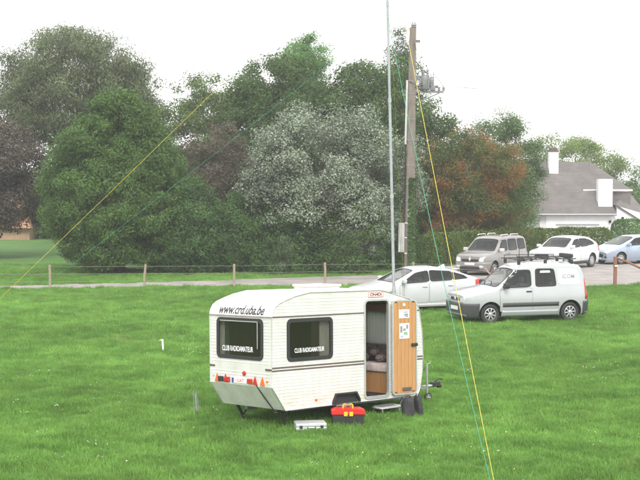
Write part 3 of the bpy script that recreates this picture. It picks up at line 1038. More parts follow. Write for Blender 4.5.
st = thing("folding_step", "low grey metal step on the grass below the caravan door", "step", (1.30, 27.18, 0), (0, 0, 0.70))
ring(rrect(-0.27, 0.27, -0.15, 0.15, 0.05), rrect(-0.24, 0.24, -0.12, 0.12, 0.03), 'z', 0.13, 0.16).build("rim", M_lgrey, st)
MB().prism(rrect(-0.238, 0.238, -0.118, 0.118, 0.03), 'z', 0.137, 0.15).build("tread", M_mgrey, st)
for sx_ in (-0.22, 0.22):
    MB().tube([(sx_, -0.12, 0.13), (sx_ * 1.05, -0.14, 0.0)], 0.012, 6).build("leg", M_mgrey, st)
    MB().tube([(sx_, 0.12, 0.13), (sx_ * 1.05, 0.14, 0.0)], 0.012, 6).build("leg", M_mgrey, st)


def sack(name, label, loc, w_, d_, h_, lean, seed):
    rng = np.random.default_rng(seed)
    t_ = thing(name, label, "bag", loc, (0, 0, 0.5), "black bags under the caravan front")
    V, F = [], []
    nz, na = 11, 18
    ph = rng.uniform(0, 6, 4)
    for i in range(nz):
        t = i / (nz - 1)
        s = (1.0 - 0.28 * t ** 1.5) * (0.93 if i == 0 else 1.0)
        if i == nz - 1:
            s *= 0.82
        for k in range(na):
            a = 2 * PI * k / na
            e = 3.0
            cx = math.copysign(abs(math.cos(a)) ** (2 / e), math.cos(a))
            cy = math.copysign(abs(math.sin(a)) ** (2 / e), math.sin(a))
            wob = 1 + 0.07 * math.sin(3 * a + ph[0] + 4 * t) + 0.05 * math.sin(7 * a + ph[1] - 3 * t)
            V.append((cx * w_ * s * wob + lean * t, cy * d_ * s * wob, h_ * t * (1 + 0.05 * math.sin(2 * a + ph[2]))))
    for i in range(nz - 1):
        for k in range(na):
            F.append((i * na + k, i * na + (k + 1) % na, (i + 1) * na + (k + 1) % na, (i + 1) * na + k))
    F += [tuple(range(na))[::-1], tuple((nz - 1) * na + k for k in range(na))]
    MB().add(V, F).build("body", M_canvas, t_, True)
    MB().tube([(lean - w_ * .4, 0, h_ * .97), (lean - w_ * .3, 0.02, h_ * 1.1), (lean + w_ * .3, 0.02, h_ * 1.1), (lean + w_ * .4, 0, h_ * .97)], 0.014, 6).build("strap", M_blackpl, t_)


M_canvas = mat("black_canvas", (0.028, 0.028, 0.03), 0.7, bump=0.6, bscale=14)
sack("canvas_bag", "wider black canvas bag standing under the front of the caravan", (1.70, 26.85, 0), 0.125, 0.12, 0.36, 0.01, 1)
sack("canvas_bag", "narrow black bag leaning beside the wider one under the caravan front", (1.92, 26.98, 0), 0.075, 0.10, 0.38, -0.03, 5)

sk = thing("marker_stake", "short white marker stake standing alone in the grass behind the caravan", "stake", (-4.15, 36.9, 0), (0, R(-3), 0))
MB().box(-0.022, 0.022, -0.018, 0.018, -0.1, 0.30).build("shaft", M_plate, sk)
MB().box(-0.05, 0.022, -0.02, 0.02, 0.302, 0.335).build("head", M_plate, sk)
gs = thing("ground_spike", "grey metal hoop stake standing in the grass left of the caravan", "stake", (-2.36, 26.8, 0), (0, R(-4), 0.3))
MB().tube([(-0.05, 0, -0.05), (-0.055, 0, 0.30), (-0.05, 0, 0.50), (-0.02, 0, 0.57), (0.01, 0, 0.50), (0.03, 0, 0.30), (0.035, 0, -0.05)], 0.007, 6).build("hoop", M_mgrey, gs)
MB().box(-0.025, 0.006, -0.003, 0.003, 0.10, 0.46).build("plate", M_mgrey, gs)

# ------------------------------------------------------------------ mast and guy ropes
mx_, my_ = 1.62, 29.6
MT = Vector((1.374, 29.6, 10.1))
MBASE = Vector((mx_, my_, 0))
M_mast = mat("dull_mast_alloy", (0.36, 0.38, 0.40), 0.4, 0.5, var=0.12, scale=8)
ms_ = thing("antenna_mast", "tall silver telescopic aerial mast rising behind the caravan", "mast", MBASE)


def mp_(t):
    return (MT - MBASE) * t


for k, (a, b_, r_) in enumerate(((0, 0.22, 0.036), (0.21, 0.42, 0.033), (0.41, 0.62, 0.030), (0.61, 0.82, 0.027), (0.81, 1.0, 0.024))):
    MB().tube([mp_(a), mp_(b_)], r_, 12).build("tube_section", M_mast, ms_, True)
    if k:
        MB().tube([mp_(a + 0.003), mp_(a + 0.012)], r_ + 0.012, 10).build("clamp", M_steel, ms_)
MB().box(-0.2, 0.2, -0.2, 0.2, 0.0, 0.03).build("base_plate", M_steel, ms_)
MB().tube([mp_(0.795) - Vector((.08, 0, 0)), mp_(0.795) + Vector((.08, 0, 0))], 0.012).build("guy_ring", M_steel, ms_)

ROPE_TOP, ROPE_MID = MBASE + mp_(0.985), MBASE + mp_(0.79)


def rope(name, label, p0, p1, m, sag=0.05, r_=0.0052):
    p0, p1 = Vector(p0), Vector(p1)
    pts = []
    for i in range(17):
        t = i / 16
        q = p0.lerp(p1, t)
        q.z -= sag * 4 * t * (1 - t)
        pts.append(q - p1)
    t_ = thing(name, label, "rope", p1)
    MB().tube(pts, r_, 6).build("cord", m, t_, True)
    d = (p0 - p1).normalized()
    MB().tube([Vector((0, 0, -0.1)), Vector((0, 0, 0.0)), d * 0.12], 0.014, 6).build("peg", M_steel, t_)
    return t_


GR, GL, GB = (2.57, 20.2, 0), (-8.9, 29.3, 0), (2.62, 42.3, 0)
ry = rope("guy_rope", "yellow guy rope slanting from the mast top to the near right grass", ROPE_TOP, GR, M_rope_y)
rope("guy_rope", "green guy rope slanting from the mast to the near right grass", ROPE_MID, (2.53, 20.25, 0), M_rope_g, 0.22)
rope("guy_rope", "yellow guy rope slanting down from the mast to the far left", ROPE_TOP, GL, M_rope_y, r_=0.0042)
rope("guy_rope", "green guy rope slanting down from the mast to the far left", ROPE_MID, (-8.86, 29.36, 0), M_rope_g, r_=0.003)
rope("guy_rope", "yellow guy rope running nearly upright behind the mast", ROPE_TOP, GB, M_rope_y, r_=0.0045)
rope("guy_rope", "green guy rope running nearly upright behind the mast", ROPE_MID, (2.58, 42.2, 0), M_rope_g, r_=0.0045)

# ------------------------------------------------------------------ field fence
FP = [(-22.5, 57.0), (-18.7, 57.3), (-15.0, 57.6), (-11.20, 57.93), (-7.33, 58.3), (-3.60, 58.55), (0.22, 59.6), (4.0, 59.9), (7.8, 59.0)]
fe = thing("wire_fence", "field fence of weathered wooden posts and wire along the gravel track", "fence", (FP[0][0], FP[0][1], 0))
FO = Vector((FP[0][0], FP[0][1], 0))
lean = [0.0, 0.02, -0.02, -0.01, 0.06, 0.0, -0.01, 0.0, 0.0]
for i, (x, y) in enumerate(FP):
    o = MB().tube([(0, 0, -0.2), (0.004, 0, 0.5), (lean[i], 0, 1.0)], [0.055, 0.052, 0.048], 8).build("post", M_post, fe, True, Vector((x, y, 0)) - FO)
for z in (0.30, 0.62, 0.92):
    MB().tube([Vector((x + lean[i] * z, y - 0.05, z)) - FO for i, (x, y) in enumerate(FP)], 0.006, 5).build("wire", M_wire, fe)
gp = thing("gate_post", "red brown wooden post with slanting rail beside the gravel at the right", "post", (12.69, 60.1, 0))
MB().tube([(0, 0, -0.2), (0.01, 0, 0.6), (0.0, 0, 1.22)], [0.085, 0.08, 0.08], 8).build("shaft", M_postred, gp, True)
MB().tube([(0.07, 0.04, 1.17), (0.7, 0.1, 0.92), (1.9, 0.2, 0.35), (2.6, 0.25, 0.0)], 0.045, 8).build("rail", M_postred, gp, True)
MB().box(-0.03, 0.09, -0.1, -0.082, 0.80, 0.86).build("insulator", M_plate, gp)
bs = thing("barrier_board", "short pale board leaning on the gravel between the parked cars", "board", (7.72, 63.5, 0))
MB().tube([(-0.25, 0, 0.52), (0.22, 0, 0.0)], 0.04, 6).build("board", M_post, bs)
MB().tube([(0.16, 0.05, 0.52), (-0.10, 0.05, 0.0)], 0.035, 6).build("prop", M_postred, bs)

# ------------------------------------------------------------------ utility pole
PX, PY = 4.27, 67.0
M_geard = mat("dull_dark_galvanised", (0.17, 0.175, 0.18), 0.6, 0.3, var=0.2)
up = thing("utility_pole", "tall brown concrete utility pole with transformer bracket and grey cabinet", "pole", (PX, PY, 0), (0, R(0.75), 0))
PH = 11.75


def pw(z):
    return 0.245 - 0.095 * z / PH


MBp = MB()
zs_ = np.linspace(-0.3, PH, 12)
V, F = [], []
for z in zs_:
    s = pw(z)
    b_ = s * 0.78
    for (x, y) in ((b_, s), (-b_, s), (-s, b_), (-s, -b_), (-b_, -s), (b_, -s), (s, -b_), (s, b_)):
        V.append((x, y * 0.8, z))
for i in range(len(zs_) - 1):
    for k in range(8):
        F.append((i * 8 + k, i * 8 + (k + 1) % 8, (i + 1) * 8 + (k + 1) % 8, (i + 1) * 8 + k))
F += [tuple(range(8))[::-1], tuple((len(zs_) - 1) * 8 + k for k in range(8))]
MB().add(V, F).build("shaft", M_concrete, up)
for z in (1.0, 1.75, 2.45, 3.5, 4.3, 5.2, 6.4, 7.4, 8.6, 9.2):
    s = pw(z) + 0.012
    MB().box(-s, s, -s * .8, s * .8, z - 0.03, z + 0.03, 0.006).build("band", M_lgrey if z < 3 else M_geard, up)
M_cab = mat("cabinet_grey", (0.34, 0.335, 0.33), 0.6, var=0.15, scale=3)
cb = MB().box(-0.55, -0.25, -0.22, 0.18, 1.05, 2.45, 0.02).build("cabinet", M_cab, up)
MB().box(-0.53, -0.27, -0.235, -0.221, 1.15, 2.35, 0.004).build("door", M_cab, cb)
MB().box(-0.27, -0.12, -0.05, 0.05, 1.3, 1.4).box(-0.27, -0.12, -0.05, 0.05, 2.1, 2.2).build("bracket", M_mgrey, up)
MB().tube([(-0.30, -0.02, 2.45), (-0.27, -0.05, 3.3), (-0.27, -0.05, 6.3)], 0.025, 6).build("cable", M_rubber, up)
MB().tube([(-0.27, -0.06, 6.2), (-0.235, -0.06, 9.25)], 0.055, 8).build("conduit", mat("pvc_pipe", (0.46, 0.46, 0.45), 0.5), up, True)
MB().box(-0.12, 0.06, -0.225, -0.20, 2.75, 3.10).build("warning_plate", M_plate, up)
# equipment near the top
MB().tube([(0.1, 0, 10.2), (0.55, 0, 9.75), (0.68, 0, 9.62)], 0.035, 6).build("brace", M_concrete, up)
MB().box(-0.1, 0.36, -0.06, 0.06, 11.05, 11.17, 0.01).build("top_arm", M_concrete, up)
for x_ in (-0.02, 0.10):
    MB().lathe([(0.05, 0), (0.09, 0.04), (0.05, 0.08), (0.09, 0.12), (0.05, 0.16), (0.04, 0.26)], 10).build("insulator", M_mgrey, up, True, (x_, 0, PH + 0.003))
tr_ = MB().lathe([(0.21, 0), (0.23, 0.03), (0.23, 0.62), (0.20, 0.68), (0.08, 0.72)], 18).build("transformer", M_geard, up, True, (0.60, -0.05, 8.80))
for k, (a, l_) in enumerate(((0.4, 0.42), (2.2, 0.5), (4.1, 0.36))):
    MB().lathe([(0.035, 0), (0.075, 0.06), (0.04, 0.10), (0.075, 0.16), (0.04, 0.20), (0.07, 0.26), (0.03, l_)], 9).build("bushing", M_mgrey, tr_, True, (0.14 * math.cos(a), 0.14 * math.sin(a), 0.66))
for k in range(7):
    a = 2 * PI * k / 7
    MB().box(0.22, 0.29, -0.01, 0.01, 0.06, 0.56, mtx=Matrix.Rotation(a, 4, 'Z')).build("cooling_fin", M_mgrey, tr_)
MB().box(0.15, 1.50, -0.12, -0.04, 8.66, 8.77).tube([(0.16, -0.08, 8.15), (1.3, -0.08, 8.66)], 0.03, 6).build("platform_bracket", M_geard, up)
for x_ in (1.05, 1.28, 1.50):
    MB().lathe([(0.04, 0), (0.085, 0.05), (0.05, 0.09), (0.085, 0.14), (0.03, 0.2)], 9).build("insulator", M_mgrey, up, True, (x_, -0.08, 8.772))
MB().box(0.4, 1.25, 0.05, 0.12, 8.90, 9.02).build("crossarm", M_concrete, up)
MB().box(0.86, 1.04, -0.16, 0.04, 8.78, 9.24, 0.02).build("fuse_box", M_geard, up)
for x_, l_ in ((0.90, 0.36), (1.0, 0.42)):
    MB().lathe([(0.03, 0), (0.06, 0.05), (0.03, 0.1), (0.06, 0.15), (0.03, 0.2), (0.02, l_)], 8).build("bushing", M_mgrey, up, True, (x_, -0.05, 9.24))
MB().tube([(1.0, -0.05, 9.6), (1.25, -0.1, 9.3), (1.5, -0.08, 8.97)], 0.012, 5).build("jumper_wire", M_rubber, up)
MB().box(0.16, 0.38, -0.1, 0.02, 9.25, 9.5, 0.02).build("switch_box", M_geard, up)
MB().tube([(0.05, -0.17, 11.0), (0.35, -0.3, 10.2), (0.45, -0.2, 9.5), (0.75, -0.1, 9.5)], 0.012, 5).tube([(0.15, -0.17, 8.9), (0.5, -0.3, 9.0), (1.05, -0.1, 8.95)], 0.012, 5).tube([(-0.16, -0.15, 9.2), (0.2, -0.28, 9.0), (0.62, -0.2, 9.2)], 0.012, 5).build("jumper_wire", M_rubber, up)


def cable_line(label, p0, p1, sag):
    p0, p1 = Vector(p0), Vector(p1)
    pts = []
    for i in range(25):
        t = i / 24
        q = p0.lerp(p1, t)
        q.z -= sag * 4 * t * (1 - t)
        pts.append(q - p0)
    t_ = thing("overhead_wire", label, "wire", p0)
    MB().tube(pts, 0.008, 5).build("strand", M_wire, t_)


cable_line("upper of the thin overhead wires leaving the pole rightward", (PX + 1.28, PY - 0.05, 9.0), (60, 92, 10.3), 0.9)
cable_line("lower of the thin overhead wires leaving the pole rightward", (PX + 1.6, PY - 0.05, 8.98), (60, 91, 9.8), 1.0)

# ------------------------------------------------------------------ cars


def interp(pts, x):
    p = sorted(pts)
    return float(np.interp(x, [q[0] for q in p], [q[1] for q in p]))


class Car:
    """Body lofted from a side silhouette and plan outline; x forward, z up, origin on the ground at mid length."""

    def __init__(s, name, label, loc, heading, L, W_, top, belt, tum, paint, bot=0.20, arch_r=0.36, wheels=(1.3, -1.35), wr=0.31,
                 front=(0.55, 0.20), rear=(0.4, 0.12), rtop=0.10, rin=0.14, group="parked cars"):
        s.L, s.W, s.top, s.belt, s.tum, s.bot = L, W_ / 2, top, belt, tum, bot
        s.front, s.rear, s.rtop, s.rin = front, rear, rtop, rin
        s.root = thing(name, label, "car", loc, (0, 0, heading), group)
        s.paint = paint
        xs = np.unique(np.round(np.concatenate([np.linspace(-L / 2, L / 2, 75), L / 2 - np.array([.01, .025, .05, .09]), -L / 2 + np.array([.01, .025, .05, .09])]), 4))
        xx = np.linspace(-L / 2, L / 2, 400)
        tz = np.array([interp(top, x) for x in xx])
        kern = np.ones(13) / 13
        tz_s = np.convolve(np.pad(tz, 6, mode='edge'), kern, 'valid')
        s.tx, s.tz = xx, tz_s
        secs = [s.section(x) for x in xs]
        n = len(secs[0])
        V, F = [], []
        for x, sc in zip(xs, secs):
            for (y, z) in sc:
                V.append((x, y, z))
            for (y, z) in sc[::-1]:
                V.append((x, -y, z))
        m2 = 2 * n
        for i in range(len(xs) - 1):
            for k in range(m2):
                k2 = (k + 1) % m2
                F.append((i * m2 + k, i * m2 + k2, (i + 1) * m2 + k2, (i + 1) * m2 + k))
        for e0 in (0, (len(xs) - 1) * m2):          # ends closed in level strips
            F += [(e0 + k, e0 + k + 1, e0 + m2 - 2 - k, e0 + m2 - 1 - k) for k in range(n - 1)]
        me = MB().add(V, F).mesh("body")
        bm = bmesh.new()
        bm.from_mesh(me)
        bmesh.ops.remove_doubles(bm, verts=bm.verts[:], dist=0.0005)
        bmesh.ops.recalc_face_normals(bm, faces=bm.faces[:])
        bm.to_mesh(me)
        s.bvh = BVHTree.FromBMesh(bm)
        bm.normal_update()
        s.fdata = [([v.co.copy() for v in f.verts], [v.normal.copy() for v in f.verts], [v.index for v in f.verts], f.calc_center_median()) for f in bm.faces]
        bm.free()
        me.materials.append(paint)
        cuts = []
        for wx in wheels:
            for sg_ in (1, -1):
                c = MB().lathe([(arch_r, 0.0), (arch_r, 0.5)], 28, Matrix.Translation((wx, sg_ * (s.W - 0.28), wr + 0.01)) @ Matrix.Rotation(R(-90) * sg_, 4, 'X'))
                cuts.append((c, M_dark))
        s.cuts, s.me = cuts, me
        for wx in wheels:
            for sg_ in (1, -1):
                wheel_parts(s.root, (wx, sg_ * (s.W - 0.125), wr), wr, 0.19, sg_, M_chrome, s_spokes)

    def finish(s):
        """cut wheel arches and all window openings out of the body, then furnish the cabin"""
        me = boolean_cut(s.me, s.cuts)
        link("body", me, None, s.root, True)
        be = interp(s.belt, 0)
        for x_ in (0.05, -0.95):
            for y_ in (0.36, -0.36):
                st_ = MB().box(x_ - .10, x_ + .04, y_ - .22, y_ + .22, be - 0.05, be + 0.17, 0.04).box(x_ - .10, x_ - .01, y_ - .12, y_ + .12, be + 0.18, be + 0.36, 0.03)
                st_.build("seat", M_seat, s.root, True)
        MB().tube([(0.50 + .02 * math.cos(a), 0.36 + .17 * math.sin(a), be + 0.02 + .17 * math.cos(a)) for a in np.linspace(0, 2 * PI, 13)], 0.014, 5).build("steering_wheel", M_cabin, s.root)

    def wid(s, x):
        lf, af = s.front
        lr, ar = s.rear
        w_ = s.W
        if x > s.L / 2 - lf:
            w_ *= 1 - af * ((x - s.L / 2 + lf) / lf) ** 2.6
        if x < -s.L / 2 + lr:
            w_ *= 1 - ar * ((-x - s.L / 2 + lr) / lr) ** 2.6
        return w_

    def section(s, x):
        zt = float(np.interp(x, s.tx, s.tz))
        w_ = s.wid(x)
        be = interp(s.belt, x)
        e = max(0, abs(x) - (s.L / 2 - 0.25)) / 0.25
        zb = s.bot + 0.06 * e ** 2
        r_ = min(s.rtop, (zt - zb) * 0.35)
        zm = zt - r_
        low = [zb + 0.04, 0.28, 0.34, 0.40, 0.46, 0.52, 0.58, 0.64, 0.70, 0.78, 0.86, be - 0.03, be]
        out = [(0.0, zb), (w_ * 0.9, zb)]

        def base(z):
            q = w_ * (1 - 0.075 * ((z - 0.68) / 0.45) ** 2) if z < be else w_ * (1 - 0.075 * ((be - 0.68) / 0.45) ** 2) - (z - be) * s.tum
            return q
        for z in low:
            z = min(max(z, zb + 0.02), zm)
            out.append((base(z), z))
        for t in (0.2, 0.4, 0.6, 0.8, 1.0):
            z = be + (zm - be) * t if zm > be else zm
            out.append((base(z), z))
        yb = base(zm)
        ri = min(s.rin, yb * 0.5)
        for k in range(1, 6):
            a = R(90 * k / 5)
            out.append((yb - ri * (1 - math.cos(a)), zm + r_ * math.sin(a)))
        ye = yb - ri
        for t in (0.75, 0.5, 0.25, 0.0):
            out.append((ye * t, zt + 0.03 * (1 - t * t)))
        return out

    def cast(s, p, d):
        h_ = s.bvh.ray_cast(Vector(p), Vector(d))
        if h_[0] is None:
            h_ = s.bvh.find_nearest(Vector(p))
        return h_[0], h_[1]

    def patch(s, name, quad, view, off, m, parent=None, rnd=4.0, n=10, side=1, skirt=True):
        """four corners in the view's plane, dropped on to the body; view 'side' (x,z), 'front'/'back' (y,z), 'top' (x,y)"""
        q = [Vector((a, b_)) for a, b_ in quad]
        V, F = [], []
        d = {'side': (0, -side, 0), 'front': (-1, 0, 0), 'back': (1, 0, 0), 'top': (0, 0, -1)}[view]
        P0, P1 = [], []
        for i in range(n + 1):
            for k in range(n + 1):
                u, v = 2 * i / n - 1, 2 * k / n - 1
                if rnd < 20:
                    mxm = max(abs(u), abs(v))
                    if mxm > 1e-6:
                        sc_ = mxm / (abs(u) ** rnd + abs(v) ** rnd) ** (1 / rnd)
                        u, v = u * sc_, v * sc_
                u, v = (u + 1) / 2, (v + 1) / 2
                a = q[0] * (1 - u) * (1 - v) + q[1] * u * (1 - v) + q[2] * u * v + q[3] * (1 - u) * v
                st_ = {'side': (a.x, side * 3, a.y), 'front': (5, a.x, a.y), 'back': (-5, a.x, a.y), 'top': (a.x, a.y, 4)}[view]
                h_, nn = s.cast(st_, d)
                if nn.dot(Vector(d)) > 0:
                    nn = -nn
                P0.append(h_ + nn * off)
                P1.append(h_ - nn * 0.01)
        N1 = n + 1
        V = P0 + P1
        K = N1 * N1
        for i in range(n):
            for k in range(n):
                a = i * N1 + k
                F.append((a, a + N1, a + N1 + 1, a + 1))
        edge = [i * N1 for i in range(N1)] + [n * N1 + k for k in range(1, N1)] + [i * N1 + n for i in range(n - 1, -1, -1)] + [k for k in range(n - 1, 0, -1)]
        if not skirt:
            V, edge = P0, []
        for i in range(len(edge)):
            a, b_ = edge[i], edge[(i + 1) % len(edge)]
            F.append((a, b_, K + b_, K + a))
        return MB().add(V, F).build(name, m, parent or s.root, True)

    def band(s, name, pred, off, m, parent=None):
        """raised copy of the body faces for which pred(centre) holds"""
        idx, V, F = {}, [], []
        for co, nr, ix, c in s.fdata:
            if pred(c):
                f = []
                for a, b_, i in zip(co, nr, ix):
                    if i not in idx:
                        idx[i] = len(V)
                        V.append(a + b_ * off)
                    f.append(idx[i])
                F.append(tuple(f))
        me = bpy.data.meshes.new(name)
        me.from_pydata([tuple(v) for v in V], [], F)
        o = link(name, me, m, parent or s.root, True)
        sm = o.modifiers.new("s", 'SOLIDIFY')
        sm.thickness = off + 0.004
        sm.offset = -1
        return o

    def window(s, quad, view='side', side=1, rnd=5.0, fr=0.025, name="window", depth=None):
        q0, q1 = [outline(grow(quad, fr), rnd), outline(grow(quad, -0.012), rnd)]
        d = Vector({'side': (0, -side, 0), 'top': (0, 0, -1)}[view])
        V, n = [], len(q0)
        rows = []
        for q, o_ in ((q0, -0.004), (q0, 0.007), (q1, 0.007), (q1, -0.02)):
            for a in q:
                h_, nn = s.cast((a[0], side * 3, a[1]) if view == 'side' else (a[0], a[1], 4), d)
                if nn.dot(d) > 0:
                    nn = -nn
                V.append(h_ + nn * o_)
        F = [(r * n + i, r * n + (i + 1) % n, ((r + 1) % 4) * n + (i + 1) % n, ((r + 1) % 4) * n + i) for r in range(4) for i in range(n)]
        f_ = MB().add(V, F).build(name, M_rubber, s.root, True)
        s.patch("pane", quad, view, 0.003, M_glass_c, f_, rnd, 10, side, skirt=False)
        if view == 'side':
            c_ = MB().prism(outline(quad, rnd), 'y', 0.0 if side > 0 else -2, 2 if side > 0 else 0.0)
        else:
            c_ = MB().prism(outline(quad, rnd), 'z', depth, 3)
        s.cuts.append((c_, M_cabin))

    def door(s, quad, side, hz_, hx_, m=None):
        g_ = s.patch("door_gap", grow(quad, 0.007), 'side', 0.0015, M_dark, None, 14, 14, side)
        dd = s.patch("door", quad, 'side', 0.004, m or s.paint, None, 14, 14, side)
        h_, nn = s.cast((hx_, 3 * side, hz_), (0, -side, 0))
        MB().box(-0.09, 0.09, -0.012, 0.022, -0.018, 0.018, 0.008).build("handle", s.handle, dd, False, h_ + Vector((0, side * 0.012, 0)))

    def mirror(s, x, z, side, m, sz=1.0):
        h_, nn = s.cast((x, 3 * side, z), (0, -side, 0))
        MB().box(-0.05 * sz, 0.07 * sz, -0.10 * sz, 0.10 * sz, -0.07 * sz, 0.07 * sz, 0.03).build("mirror", m, s.root, True, h_ + Vector((0.02, side * 0.13, 0.06)))


def grow(q, f):
    c = sum((Vector(p) for p in q), Vector((0, 0))) / 4
    out = []
    for p in q:
        d = Vector(p) - c
        out.append((p[0] + f * math.copysign(1, d.x), p[1] + f * math.copysign(1, d.y)))
    return out


def outline(quad, rnd, n=32):
    """squircle inside a quad, as a closed polygon"""
    q = [Vector(p) for p in quad]
    out = []
    for i in range(n):
        t = 8 * i / n
        k, f_ = int(t // 2), (t % 2) - 1
        u, v = ((f_, -1), (1, f_), (-f_, 1), (-1, -f_))[k]
        sc_ = 1 / (abs(u) ** rnd + abs(v) ** rnd) ** (1 / rnd)
        u, v = (u * sc_ + 1) / 2, (v * sc_ + 1) / 2
        a = q[0] * (1 - u) * (1 - v) + q[1] * u * (1 - v) + q[2] * u * v + q[3] * (1 - u) * v
        out.append((a.x, a.y))
    return out


M_seat = mat("seat_fabric", (0.07, 0.07, 0.075), 0.9)


def paint(name, c, metal=0.0, rough=0.3):
    return mat(name, c, rough, metal, var=0.04, scale=1.5, coat=0.6)


Car.handle = M_blackpl
s_spokes = 8
# ---- white van: short bonnet, tall square rear, dark bumpers
PV = paint("van_silver_white", (0.39, 0.41, 0.425), 0.2)
PVs = paint("van_lower_silver", (0.34, 0.36, 0.38), 0.3)
van = Car("delivery_van", "silver white small van with roof rack and dark bumpers parked on the grass", (6.32, 45.0, 0), R(180 + 17), 4.10, 1.70,
          [(2.05, 0.84), (2.03, 0.875), (1.93, 0.93), (1.6, 1.0), (1.12, 1.07), (0.95, 1.12), (0.28, 1.66), (0.05, 1.755), (-0.5, 1.80), (-1.5, 1.79), (-1.88, 1.72), (-1.97, 1.5), (-2.03, 1.0), (-2.05, 0.5)],
          [(2.05, 0.92), (1.0, 1.02), (-2.05, 1.06)], 0.20, PV, bot=0.22, wheels=(1.23, -1.46), wr=0.305, arch_r=0.375, rear=(0.3, 0.06))
M_bump = mat("dark_grey_bumper", (0.045, 0.047, 0.05), 0.55)
for sd_ in (1, -1):
    van.door([(0.93, 0.36), (-0.18, 0.36), (-0.18, 1.64), (0.30, 1.64)] if False else [(0.92, 0.36), (-0.16, 0.36), (-0.16, 1.08), (0.92, 1.03)], sd_, 0.97, -0.05)
    van.patch("door", [(-0.20, 0.36), (-0.98, 0.40), (-0.98, 1.08), (-0.20, 1.08)], 'side', 0.004, PV, None, 14, 12, sd_)
    van.window([(0.86, 1.10), (-0.13, 1.12), (-0.13, 1.60), (0.36, 1.60)], 'side', sd_, 7)
    van.window([(-0.30, 1.12), (-0.98, 1.13), (-0.93, 1.62), (-0.33, 1.63)], 'side', sd_, 9)
    van.patch("blank_panel", [(-1.07, 1.14), (-1.84, 1.15), (-1.76, 1.62), (-1.05, 1.64)], 'side', 0.006, paint("van_panel_white", (0.53, 0.54, 0.56)), None, 6, 10, sd_)
    van.band("rub_strip", lambda c, s_=sd_: 0.52 < c.z < 0.64 and -1.05 < c.x < 0.82 and c.y * s_ > 0.4, 0.014, M_bump)
    van.band("sill", lambda c, s_=sd_: 0.24 < c.z < 0.40 and -1.05 < c.x < 0.82 and c.y * s_ > 0.4, 0.004, PVs)
    van.mirror(0.72, 1.10, sd_, M_blackpl, 1.15)
    van.patch("headlamp", [(sd_ * 0.70, 0.68), (sd_ * 0.40, 0.68), (sd_ * 0.42, 0.79), (sd_ * 0.69, 0.83)], 'front', 0.008, M_lamp, None, 4, 8)
    van.band("tail_lamp", lambda c, s_=sd_: 0.74 < c.z < 1.22 and c.x < -1.955 and c.y * s_ > 0.62, 0.012, M_red)
van.band("front_bumper", lambda c: c.z < 0.665 and c.x > 1.63, 0.03, M_bump)
van.band("rear_bumper", lambda c: c.z < 0.66 and c.x < -1.86, 0.03, M_bump)
van.window([(1.00, 0.67), (0.36, 0.57), (0.36, -0.57), (1.00, -0.67)], 'top', 1, 8, name="windscreen", depth=1.0)
gr_ = van.patch("grille", [(-0.36, 0.70), (0.36, 0.70), (0.32, 0.79), (-0.32, 0.79)], 'front', 0.006, M_blackpl, None, 6, 8)
MB().tube([(2.06, -0.08, 0.72), (2.07, 0, 0.76), (2.06, 0.08, 0.72)], 0.012, 5).tube([(2.06, -0.08, 0.76), (2.07, 0, 0.80), (2.06, 0.08, 0.76)], 0.012, 5).build("badge", M_alu, van.root)
van.patch("number_plate", [(-0.26, 0.42), (0.26, 0.42), (0.26, 0.53), (-0.26, 0.53)], 'front', 0.045, M_plate, None, 20, 6)
MB().tube([(1.02, 0.3, 1.12), (0.85, 0.05, 1.24), (0.82, -0.28, 1.24)], 0.01, 5).tube([(1.02, -0.2, 1.12), (0.86, -0.42, 1.22), (0.84, -0.58, 1.22)], 0.01, 5).build("wiper", M_rubber, van.root)
h_, nn_ = van.cast((-1.42, 3, 1.40), (0, -1, 0))
text("van_lettering", "ICOM", 0.13, M_letter_g, van.root, Matrix.Translation(h_ + Vector((0, 0.012, 0))) @ Matrix.Rotation(R(11.3), 4, 'X') @ Matrix(((-1, 0, 0, 0), (0, 0, 1, 0), (0, 1, 0, 0), (0, 0, 0, 1))), 0.44, shear=0.2, bold=0.01)
van.patch("window_sticker", [(-0.46, 1.52), (-0.82, 1.52), (-0.80, 1.585), (-0.48, 1.585)], 'side', 0.009, M_plate, None, 12, 5, 1)
# roof rack is a part of the van
rk = bpy.data.objects.new("roof_rack", None)
col.objects.link(rk)
rk.parent = van.root
rk.location = (-0.75, 0, 1.80)
for sd_ in (1, -1):
    MB().tube([(1.05, sd_ * .50, 0.12), (-1.05, sd_ * .50, 0.12)], 0.016, 6).build("side_rail", M_blackpl, rk)
    MB().tube([(0.95, sd_ * .50, 0.21), (-0.80, sd_ * .50, 0.21)], 0.012, 6).build("side_rail", M_blackpl, rk)
    for x_ in (-0.9, 0.0, 0.9):
        MB().box(x_ - .04, x_ + .04, sd_ * .50 - .04, sd_ * .50 + .04, -0.04, 0.10, 0.01).build("foot", M_blackpl, rk)
    for x_ in (-0.78, -0.35, 0.1, 0.5, 0.93):
        MB().tube([(x_, sd_ * .5, 0.12), (x_, sd_ * .5, 0.21)], 0.01, 5).build("upright", M_blackpl, rk)
for k in range(7):
    x_ = -0.95 + 1.9 * k / 6
    MB().tube([(x_, -0.5, 0.125), (x_, 0.5, 0.125)], 0.013, 6).build("cross_bar", M_blackpl, rk)
MB().box(-1.02, -0.88, -0.35, 0.40, 0.14, 0.26, 0.03).build("roller", M_blackpl, rk)
MB().tube([(-0.25, 0.52, 0.1), (-0.26, 0.52, 0.62)], [0.016, 0.005], 6).build("aerial", M_blackpl, van.root, False, (0.4, 0, 1.75))

van.finish()
van.root.scale = (1.03, 1.03, 1.045)

